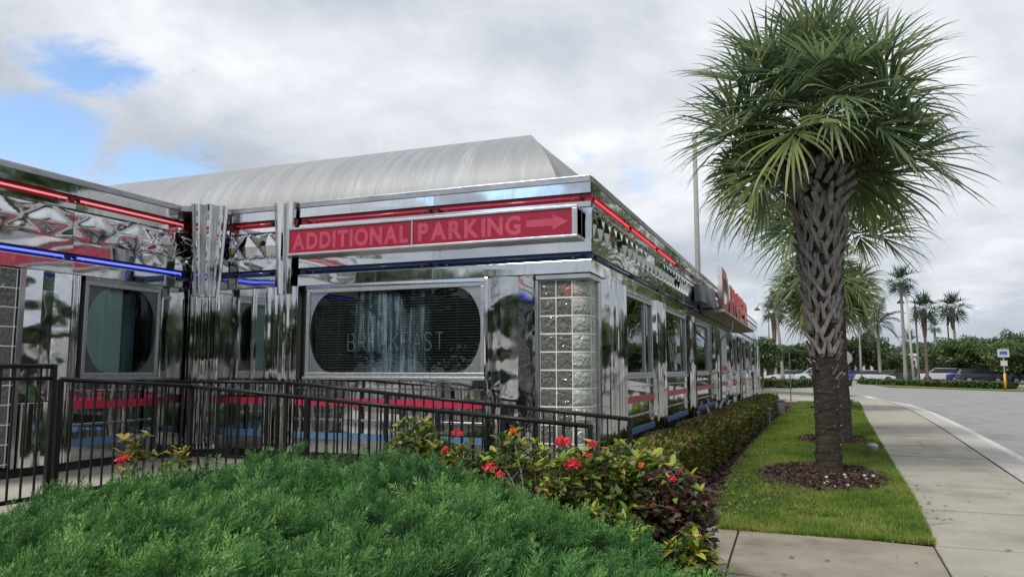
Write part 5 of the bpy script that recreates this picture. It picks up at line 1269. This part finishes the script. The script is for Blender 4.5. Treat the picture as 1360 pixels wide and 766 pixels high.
# ------------------------------------------------------------------ trees
def tree_parts(seed, h, w, nl, mat, leaf=.42, nb=26, airy=.0, zlow=.25):
    r = np.random.default_rng(seed); rnd = random.Random(seed); m = MB()
    th = h * zlow; m.tube([(0, 0, -.1), (.1, .05, th * .6), (0, .1, th * 1.3)], [.028 * h, .020 * h, .016 * h], 8)
    P_ = []
    for i in range(nb):
        a = i * 2.4; t = (i + .5) / nb; rr = w / 2 * sqrt(rnd.random()) * .85; z = th + (h - th) * (.18 + .72 * t * (1 - .35 * (rr / (w / 2)) ** 2))
        c = Vector((rr * cos(a), rr * sin(a), z)); s = w * rnd.uniform(.11, .20) ; P_.append((c, s))
        if i % 2 == 0: m.tube([(0, .05, th * rnd.uniform(.8, 1.25)), (c.x * .45, c.y * .45, th + (c.z - th) * .6), tuple(c)], [.012 * h, .008 * h, .003 * h], 5)
    V = []; k = nl // nb; pos = []
    for c, s in P_:
        d = r.normal(0, 1, (k, 3)); d /= np.linalg.norm(d, axis=1)[:, None]; rad = s * (.35 + .75 * r.random(k) ** .5)[:, None]
        pos.append(np.array(c) + d * rad * np.array([1, 1, .72]))
    pos = np.concatenate(pos); n = len(pos)
    V, F = scatter(DIA_V * np.array([1.3, 1, 1]), DIA_F, pos, rots(r.random(n) * 6.28, r.normal(0, .6, n), r.normal(0, .8, n)), leaf * (.6 + .8 * r.random(n)))
    tm = bpy.data.meshes.new('trunk'); tm.from_pydata([tuple(v) for v in m.v], [], m.f); tm.materials.append(M['bark']); tm.update()
    return tm, npmesh('crown', V, F, M[mat])
TREES = [tree_parts(1, 8, 9, 5200, 'tree_leaf'), tree_parts(2, 8, 8, 5000, 'tree_leaf2', zlow=.2), tree_parts(3, 8, 7, 3400, 'tree_leaf', nb=20, zlow=.3), tree_parts(4, 8, 10, 6000, 'tree_leaf', zlow=.22, nb=34)]
def tree(x, y, h, wf, k, label, rot=0., group=None):
    T = thing('broadleaf_tree', (x, y, -.1), label, 'tree', group); s = h / 8
    meshobj('trunk', TREES[k][0], T, (0, 0, 0), (0, 0, rot), (s * wf, s * wf, s)); meshobj('crown', TREES[k][1], T, (0, 0, 0), (0, 0, rot), (s * wf, s * wf, s))
# x pixel of the centre turned into a place at distance y
def px(u, y): 
    t = atan2(u - 680, 1003) - radians(21.4); return y * math.tan(t)
FT = [(1010, 62, 5.4, .8, 2, 'slim tree just past the end of the diner'), (1030, 118, 7.4, .9, 0, 'far tree behind the rusty necked palm at the diner end'), (1050, 112, 7.2, 1.1, 1, 'far dark tree right of the two pale palm trunks'),
      (1072, 116, 7.6, 1.1, 0, 'far tree behind the big palm trunk'), (1095, 124, 8.2, 1., 3, 'far tree hidden by the lawn palm trunks'), (1138, 112, 9.4, .8, 1, 'airy tall tree behind the stop sign'), (1158, 118, 8.6, .8, 2, 'loose tree behind the dark feathery palm'),
      (1186, 112, 5.6, .8, 3, 'small round tree left of the tallest far palm'), (1222, 130, 7.6, .75, 0, 'small tree in front of the white tower house'), (1248, 118, 7.0, .8, 1, 'tree under the rusty necked palms'), (1270, 104, 6.8, 1.1, 3, 'wide green tree right of the rusty necked palms'),
      (1292, 100, 7.2, 1.1, 0, 'broad green tree over the navy car'), (1316, 104, 7.0, 1., 3, 'dense green tree behind the yellow sleeved sign'), (1340, 92, 6.4, 1., 0, 'bright green tree near the photo\'s edge'), (1368, 84, 6.2, 1.1, 3, 'bright green tree cut by the photo\'s edge'),
      (1345, 140, 11.0, .6, 1, 'taller tree rising above the bright green ones'), (1172, 150, 8.2, 1., 0, 'distant tree between the feathery palm and the tallest palm'), (1205, 160, 8.6, 1.1, 3, 'distant low tree behind the tallest palm'), (1300, 150, 10.5, 1., 1, 'dark distant tree behind the broad green one'), (1115, 150, 9.4, 1.1, 0, 'distant tree behind the second palm trunk'), (1255, 165, 10.4, 1.2, 3, 'distant tree behind the white tower house')]
for i, (u, y, h, wf, k, lb) in enumerate(FT): tree(px(u, y * (1.12 if y > 80 else 1)), y * (1.12 if y > 80 else 1), h * .78, wf * 1.15, k, lb, i * 1.7)
BT = [(-36, -4, 9, 1.3, 3), (-38, 6, 10, 1.2, 1), (-44, -12, 9, 1.4, 0)]
_r = random.Random(77)
for k_ in range(15):
    x_ = -36 + k_ * 5.6; BT.append((x_ + _r.uniform(-1, 1), -17 - _r.uniform(0, 5) - (6 if x_ > -17 else 0), (8.6 if x_ < -24 else 7.2 if x_ < -17 else 5.6) * _r.uniform(.88, 1.1), 1.35, _r.choice((0, 1, 3))))
for k_ in range(13): BT.append((52 + _r.uniform(-4, 6), -22 + k_ * 8.2 + _r.uniform(-1.5, 1.5), 6.6 * _r.uniform(.85, 1.15), 1.5, _r.choice((0, 1, 3))))
for i, (x, y, h, wf, k) in enumerate(BT): tree(x, y, h, wf, k, 'big leafy tree across the lot, seen only mirrored in the polished steel', i * 2.1, 'trees mirrored in the diner walls')

# ------------------------------------------------------------------ cars
def car_protos():
    """saloon-like hatch and a tall wagon"""
    out = {}
    for kind, L_, H_, prof, gh in (('car', 4.5, 1.45, [(-2.2, .35), (-2.25, .62), (-2.05, .92), (-1.75, .98), (1.05, .95), (2.0, .78), (2.22, .60), (2.2, .32)], [(-1.75, .96), (-1.2, 1.40), (.15, 1.44), (1.1, .94)]),
                               ('suv', 4.7, 1.75, [(-2.3, .42), (-2.33, .8), (-2.25, 1.08), (1.15, 1.10), (2.15, .98), (2.33, .75), (2.3, .40)], [(-2.22, 1.07), (-1.95, 1.66), (.3, 1.72), (1.2, 1.08)])):
        wr = .33 if kind == 'car' else .37; ax = (-1.38, 1.40); b = MB()
        # lower outline with wheel arches
        low = []; x = prof[0][0]
        for c in ax:
            for k in range(9): a = pi - pi * k / 8; low.append((c + (wr + .06) * cos(a), max(.22, wr + (wr + .06) * sin(a) - .02)))
        out_line = prof + [(2.0, .22)] + low[::-1] + [(-2.0, .22)]
        b.prism(out_line, -.88, .88, lambda u, v, t: (u, t * (1 - .05 * max(0, v - .6)), v)); 
        g = MB(); g.prism(gh, -.76, .76, lambda u, v, t: (u, t * (1 - .28 * (v - .95)), v))
        rf = MB(); (xa, za), (xb, zb) = gh[1], gh[2]; rf.prism([(xa - .12, za - .02), (xa + .02, za + .035), (xb - .05, zb + .035), (xb + .15, zb - .05)], -.66, .66, lambda u, v, t: (u, t, v))
        for s in (-1, 1):
            for q in (-.85, .1): rf.box(q - .03, q + .03, s * .655 - .02, s * .655 + .05, .95, za) if False else None
        w = MB(); w.prism([(cos(2 * pi * i / 16) * wr, sin(2 * pi * i / 16) * wr) for i in range(16)], -.10, .10, lambda u, v, t: (u, t, v))
        r_ = MB(); r_.prism([(cos(2 * pi * i / 10) * wr * .62, sin(2 * pi * i / 10) * wr * .62) for i in range(10)], -.108, .108, lambda u, v, t: (u, t, v))
        hl = MB().box(-.05, .05, -.16, .16, -.06, .06)
        def mk(mb, nm, mt):
            me = bpy.data.meshes.new(nm); me.from_pydata([tuple(v) for v in mb.v], [], mb.f); me.materials.append(M[mt]); me.update(); return me
        out[kind] = dict(body=mk(b, 'body', 'paint_white'), glass=mk(g, 'window_glass', 'carglass'), roof=mk(rf, 'roof', 'paint_white'), tyre=mk(w, 'wheel', 'tyre'), rim=mk(r_, 'rim', 'rim'), head=mk(hl, 'headlight', 'lampw'), tail=mk(hl, 'tail_light', 'lampr'), ax=ax, wr=wr, H=H_, zl=.72 if kind == 'car' else .88)
    return out
CP = car_protos()
CACHE = {}
def car(x, y, rot, kind, colour, label, group='cars in the far parking lot', z=-.12):
    c = CP[kind]; T = thing('parked_car', (x, y, z), label, 'car', group); T.rotation_euler = (0, 0, rot)
    key = (kind, colour)
    if key not in CACHE:
        bm_, rm_ = c['body'].copy(), c['roof'].copy()
        for q in (bm_, rm_): q.materials.clear(); q.materials.append(M['paint_' + colour])
        CACHE[key] = (bm_, rm_)
    o = meshobj('body', CACHE[key][0], T); bv = o.modifiers.new('bevel', 'BEVEL'); bv.width = .05; bv.segments = 2; bv.angle_limit = radians(35)
    meshobj('window_glass', c['glass'], T); meshobj('roof', CACHE[key][1], T)
    for ax in c['ax']:
        for s in (-1, 1): w = meshobj('wheel', c['tyre'], T, (ax, s * .80, c['wr'])); meshobj('rim', c['rim'], w)
    for s in (-1, 1): meshobj('headlight', c['head'], T, (2.17 if kind == 'car' else 2.27, s * .62, c['zl'] - .05)); meshobj('tail_light', c['tail'], T, (-2.2 if kind == 'car' else -2.29, s * .66, c['zl']))
cars = [(1040, 100, .1, 'car', 'white', 'white car parked left of the big palm trunk'), (1062, 108, .1, 'car', 'silver', 'silver car parked left of the big palm trunk'), (1078, 98, .2, 'suv', 'white', 'white wagon half hidden by the big palm trunk'), (1130, 118, 0, 'car', 'blue', 'blue car just behind the stop sign post'), (1148, 120, 0, 'car', 'white', 'white car behind the slim royal palm trunk'),
        (1158, 101, .05, 'car', 'white', 'long white car nearest to the road under the feathery palm'), (1172, 122, 0, 'car', 'silver', 'silver car right of the feathery palm trunk'), (1188, 124, 0, 'car', 'teal', 'teal car left of the tallest far palm'), (1196, 110, 0, 'suv', 'dark', 'dark wagon at the foot of the tallest far palm'), (1222, 112, 0, 'car', 'maroon', 'maroon car just right of the tallest far palm'),
        (1243, 108, .05, 'suv', 'white', 'white wagon between the two rusty necked palms'), (1260, 110, .0, 'car', 'white', 'white car behind the right rusty necked palm'), (1279, 108, .0, 'suv', 'blue', 'bright blue wagon right of the rusty necked palms'), (1299, 98, .05, 'suv', 'navy', 'navy wagon under the broad green tree'), (1315, 108, .0, 'car', 'silver', 'silver car left of the yellow sleeved sign'), (1324, 118, .0, 'car', 'white', 'white car behind the yellow sleeved sign'), (1343, 108, .0, 'car', 'silver', 'pale car right of the yellow sleeved sign'), (1362, 98, .0, 'suv', 'navy', 'dark wagon at the photo\'s edge')]
for u, y, r_, k, c_, lb in cars: car(px(u, y), y, r_ + (pi if u % 3 else 0), k, c_, lb)
for i, (x, y, r_, k, c_) in enumerate([(-9, -9, .3, 'suv', 'dark'), (-15, -8, .2, 'car', 'white'), (-20, -10, 0, 'suv', 'silver'), (9.5, 2, 1.5, 'car', 'dark')]): car(x, y, r_, k, c_, 'car standing in the lot, seen only mirrored in the polished steel', 'cars mirrored in the diner walls')

# ------------------------------------------------------------------ buildings far off
def shop(name, x0, x1, y, h, label, wall='white_wall', eave=True, nwin=8, depth=14):
    T = thing(name, ((x0 + x1) / 2, y, -.1), label, 'building')
    MB().box(x0, x1, y, y + depth, -.1, h).build('wall', M[wall], T); MB().box(x0 - .3, x1 + .3, y - .25, y + depth + .3, h, h + .45).build('parapet', M['white_wall'], T)
    if eave: MB().box(x0 + .5, x1 - .5, y - 2.6, y, h * .62, h * .80).build('canopy', M['dark_eave'], T)
    s = (x1 - x0) / nwin
    for i in range(nwin):
        a = x0 + i * s + s * .14; b = a + s * .72; f = MB().box(a, b, y - .06, y + .02, .2, h * .56).build('window', M['shopglass'], T)
        MB().box((a + b) / 2 - .05, (a + b) / 2 + .05, y - .10, y - .062, .2, h * .56).build('mullion', M['pole_white'], f)
    if eave:
        for i in range(nwin + 1): MB().box(x0 + .7 + i * (x1 - x0 - 1.8) / nwin, x0 + 1.1 + i * (x1 - x0 - 1.8) / nwin, y - 2.5, y - 2.1, -.1, h * .62).build('pillar', M['white_wall'], T)
shop('shop_building', px(1115, 140), px(1215, 140), 140, 3.6, 'low white shop row with dark canopy behind the feathery palm')
shop('shop_building', px(1205, 150), px(1420, 150), 150, 4.2, 'long shop row with dark canopy behind the broad trees', 'tan_wall', nwin=12)
shop('showroom_building', px(1000, 138), px(1100, 138), 138, 3.4, 'low white building seen between the trunks at the diner end', eave=False, nwin=7)
T = thing('tower_house', (px(1238, 172), 172, -.1), 'white upper storey with a flat roof rising above the small trees', 'building')
xa, xb = px(1230, 172), px(1247, 172); MB().box(xa, xb, 172, 178, -.1, 5.6).build('wall', M['white_wall'], T); MB().box(xa - .3, xb + .3, 171.8, 178.3, 5.6, 5.9).build('roof', M['dark_eave'], T)
MB().box(xa + .5, xa + 1.3, 171.9, 172.02, 3.9, 4.9).build('window', M['shopglass'], T); MB().box(xb - 1.3, xb - .5, 171.9, 172.02, 3.9, 4.9).build('window', M['shopglass'], T)
# ------------------------------------------------------------------ far planting strips
def grassy(name, poly, z, label=None): return sheet(name, poly, z, M['lawn'], label)
grassy('far_verge', [(-60, 62), (-8, 60), (1.2, 48.5), (2.6, 49), (1.8, 52), (-4, 62), (-8, 66), (-60, 68)], -.1, 'green verge across the driveway')
sheet('far_sidewalk', [(-60, 43.2), (2.7, 43.05), (2.9, 44.2), (-60, 44.4)], -.11, M['walk'])
grassy('far_verge', [(6.5, 74.5), (14.4, 62.2), (60, 58), (60, 69), (26, 72), (12.5, 84), (6, 86)], -.09)
sheet('far_sidewalk', [(14, 60.6), (60, 55.2), (60, 56.7), (14.2, 62.0)], -.08, M['walk'])
def far_hedge(x0, y0, x1, y1, h, w, label, n=9000):
    T = thing('low_hedge', ((x0 + x1) / 2, (y0 + y1) / 2, -.1), label, 'hedge'); c = np.array([(x0 + x1) / 2, (y0 + y1) / 2, 0])
    d = np.array([x1 - x0, y1 - y0]); Ln = np.hypot(*d); d = d / Ln; nn = np.array([-d[1], d[0]])
    t = RNG.random(n) * Ln; s = (RNG.random(n) - .5) * w; z = h * np.where(RNG.random(n) < .45, 1, RNG.random(n)) * (1 + .06 * np.sin(t * 1.3))
    edge = RNG.random(n) < .5; s = np.where(edge & (z < h * .95), np.sign(s) * w / 2, s)
    pos = np.stack([x0 + d[0] * t + nn[0] * s, y0 + d[1] * t + nn[1] * s, z], -1) - c
    V, F = scatter(DIA_V * np.array([1.4, 1, 1]), DIA_F, pos, rots(RNG.random(n) * 6.28, RNG.normal(.2, .5, n), RNG.normal(0, .6, n)), .14 + .12 * RNG.random(n))
    tag(meshobj('foliage', npmesh('foliage', V, F, M['hedge_leaf'] if 'reddish' in label else M['tree_leaf']), T), kind='stuff')
    m = MB(); P0, P1 = Vector((x0, y0, 0)), Vector((x1, y1, 0)); N_ = Vector((nn[0], nn[1], 0)) * w * .42; H_ = Vector((0, 0, h * .9))
    m.hexa([P0 - N_, P1 - N_, P1 + N_, P0 + N_, P0 - N_ + H_, P1 - N_ + H_, P1 + N_ + H_, P0 + N_ + H_]); m.build('inner_mass', M['hedge_dark'], T)
far_hedge(-14, 70, -3.2, 68, .6, 1.6, 'low clipped hedge across the driveway by the diner end'); far_hedge(-2.6, 68, 3.0, 80, .55, 1.6, 'low clipped hedge behind the big palm trunk')
far_hedge(5.4, 90, 12.2, 74, .42, 1.6, 'low hedge strip at the feet of the far palms', 8000); far_hedge(12.4, 73.5, 14.6, 70.5, .42, 1.8, 'end of the low hedge strip beside the far driveway', 4000)
far_hedge(16.4, 68.5, 30, 64, .62, 1.8, 'reddish low hedge under the yellow sleeved sign', 12000)

# ------------------------------------------------------------------ poles and signs
def pole(name, x, y, h, r0, r1, mat, label, cat, lean=0.):
    T = thing(name, (x, y, -.12), label, cat); MB().tube([(0, 0, 0), (lean * .5, 0, h * .5), (lean, 0, h)], [r0, (r0 + r1) / 2, r1], 12).build('pole', M[mat], T, smooth=True, world=False); return T
T = pole('tall_pole', px(929, 60) , 60, 20, .24, .17, 'pole_grey', 'tall plain grey pole rising behind the diner roof', 'pole')
T = pole('white_pole', px(1210, 92), 92, 10.2, .13, .10, 'pole_white', 'plain white pole right beside the tallest far palm', 'pole', lean=-.3)
def lamp(x, y, h, label, arms, mat='pole_grey', r=.12):
    T = pole('street_lamp', x, y, h, r, r * .6, mat, label, 'street lamp')
    for s in arms:
        m = MB(); pts = [(s * 1.25 * (1 - cos(a)) / 1.0 * .6, 0, h + .9 * sin(a)) for a in [pi * i / 10 * .85 for i in range(11)]]; m.tube(pts, .045, 6); a_ = m.build('arm', M[mat], T, smooth=True, world=False)
        e_ = pts[-1]; MB().lathe((e_[0], 0, e_[2] - .45), [(.42, 0), (.38, .12), (.16, .32), (.06, .46)], 12).build('lamp_shade', M['dark_eave'], T, smooth=True, world=False)
lamp(px(1217, 95), 95, 9.0, 'grey street lamp with two hooked arms right of the tallest palm', (-1, 1), r=.13)
lamp(px(1021, 108), 108, 9.6, 'slim street lamp with one hooked arm near the diner end', (-1,), 'pole_green', r=.10)
pole('slim_pole', px(1259, 130), 130, 11, .12, .09, 'trunk_rust', 'slim rusty pole between the rusty necked palms', 'pole')
pole('slim_pole', px(1088 + 53, 100), 100, 6, .07, .05, 'pole_grey', 'thin grey pole behind the stop sign', 'pole')
T = thing('stop_sign', (1.62, 40.6, 0), 'back of an octagonal stop sign on a thin post beside the driveway', 'road sign')
MB().box(1.595, 1.645, 40.61, 40.66, -.05, 2.25).build('post', M['galv'], T)
MB().prism([(1.62 + .36 * cos(pi / 8 + i * pi / 4), 2.0 + .36 * sin(pi / 8 + i * pi / 4)) for i in range(8)], 40.585, 40.60, lambda u, v, t: (u, t, v)).build('sign_plate', M['galv'], T)
T = thing('marker_post', (-.86, 37.6, 0), 'thin plain green post at the far end of the lawn', 'post'); MB().box(-.885, -.835, 37.58, 37.62, -.05, 2.25).build('post', M['pole_green'], T)
T = thing('road_sign', (px(1330, 68), 66.5, -.1), 'white and blue sign on a post with a yellow sleeve beside the far road', 'road sign'); x_ = px(1330, 66.5)
MB().box(x_ - .04, x_ + .04, 66.46, 66.54, -.1, 2.6).build('post', M['galv'], T); MB().tube([(x_, 66.5, -.1), (x_, 66.5, 1.15)], .085, 10).build('yellow_sleeve', M['yellow'], T, smooth=True)
MB().box(x_ - .38, x_ + .38, 66.40, 66.43, 2.35, 2.95).build('sign_plate', M['pole_white'], T, bevel=.01); MB().box(x_ - .25, x_ + .25, 66.385, 66.398, 2.55, 2.80).build('blue_symbol', M['sign_blue'], T)
MB().box(x_ - .22, x_ + .22, 66.40, 66.43, 1.7, 2.1).build('sign_plate', M['pole_white'], T, bevel=.01)
# ------------------------------------------------------------------ small things by the lawn
T = thing('utility_cap', (.98, 14.93, 0), 'white domed pipe cap in the grass beside the sidewalk', 'pipe cap')
MB().lathe((.98, 14.93, 0), [(.085, -.02), (.088, .09), (.092, .095), (.092, .115), (.08, .135), (.05, .15), (.01, .156)], 18).build('cap', M['pole_white'], T, smooth=True)
def gblock(x, y, h, w, label):
    T = thing('concrete_block', (x, y, 0), label, 'concrete block'); MB().box(x - w / 2, x + w / 2, y - w / 2, y + w / 2, -.03, h).build('block', M['block_grey'], T, bevel=.015); MB().box(x - w / 2 - .03, x + w / 2 + .03, y - w / 2 - .03, y + w / 2 + .03, h + .002, h + .05).build('cap', M['block_grey'], T, bevel=.012)
gblock(-1.14, 21.3, .38, .24, 'grey concrete block with a cap between hedge and lawn'); gblock(-.98, 26.3, .42, .34, 'grey concrete block at the far end of the hedge')
T = thing('ground_spotlight', (1.45, 32.4, 0), 'small white spotlight stuck in the far lawn', 'spotlight')
MB().tube([(1.45, 32.4, -.05), (1.45, 32.4, .14)], .018, 6).build('stake', M['black'], T); MB().tube([(1.38, 32.45, .16), (1.50, 32.35, .22), (1.54, 32.32, .24)], [.05, .09, .085], 10).build('lamp_head', M['pole_white'], T, smooth=True)
pts = []
for a, b in ((15.6, 17.3), (17.3, 18.8), (18.8, 20.2), (20.2, 22.5)):
    for i in range(8): t = i / 8; pts.append((-2.12 + .04 * sin(a + t * 5), a + (b - a) * t, .58 - .24 * sin(pi * t) ** .8 + .02 * (a - 15)))
HS = MB().tube(pts, .035, 7).build('grey_hose', M['rope'], smooth=True, loc=(-2.12, 19, .4)); tag(HS, 'pale grey corrugated hose sagging along the foot of the side wall', 'hose')
# a few fallen leaves and clippings on the walk
n = 90; x = -.6 + 3.0 * RNG.random(n); y = 5.8 + 12 * RNG.random(n) ** 1.6; k = (x > np.interp(y, [5.8, 7.3, 7.31, 11, 18], [-.6, -.6, .9, 1.06, 1.2])) & (x < 2.4)
k2 = RNG.random(n) < .8; x, y = x[k & k2], y[k & k2]; m_e = int(30); xe = np.concatenate([x, np.interp(8.6 + 3.2 * RNG.random(m_e), [7, 12], [.92, 1.12]) + RNG.random(m_e) ** 2 * .22]); ye = np.concatenate([y, 8.2 + 3.6 * RNG.random(m_e)])
V, F = scatter(DIA_V, DIA_F, np.stack([xe, ye, 0 * xe + .006], -1), rots(RNG.random(len(xe)) * 6.28, 0 * xe, 0 * xe), .02 + .045 * RNG.random(len(xe)))
tag(meshobj('fallen_leaves', npmesh('fallen_leaves', V, F, M['chip'])), 'small dark fallen leaves scattered on the walks', 'leaves', kind='stuff')
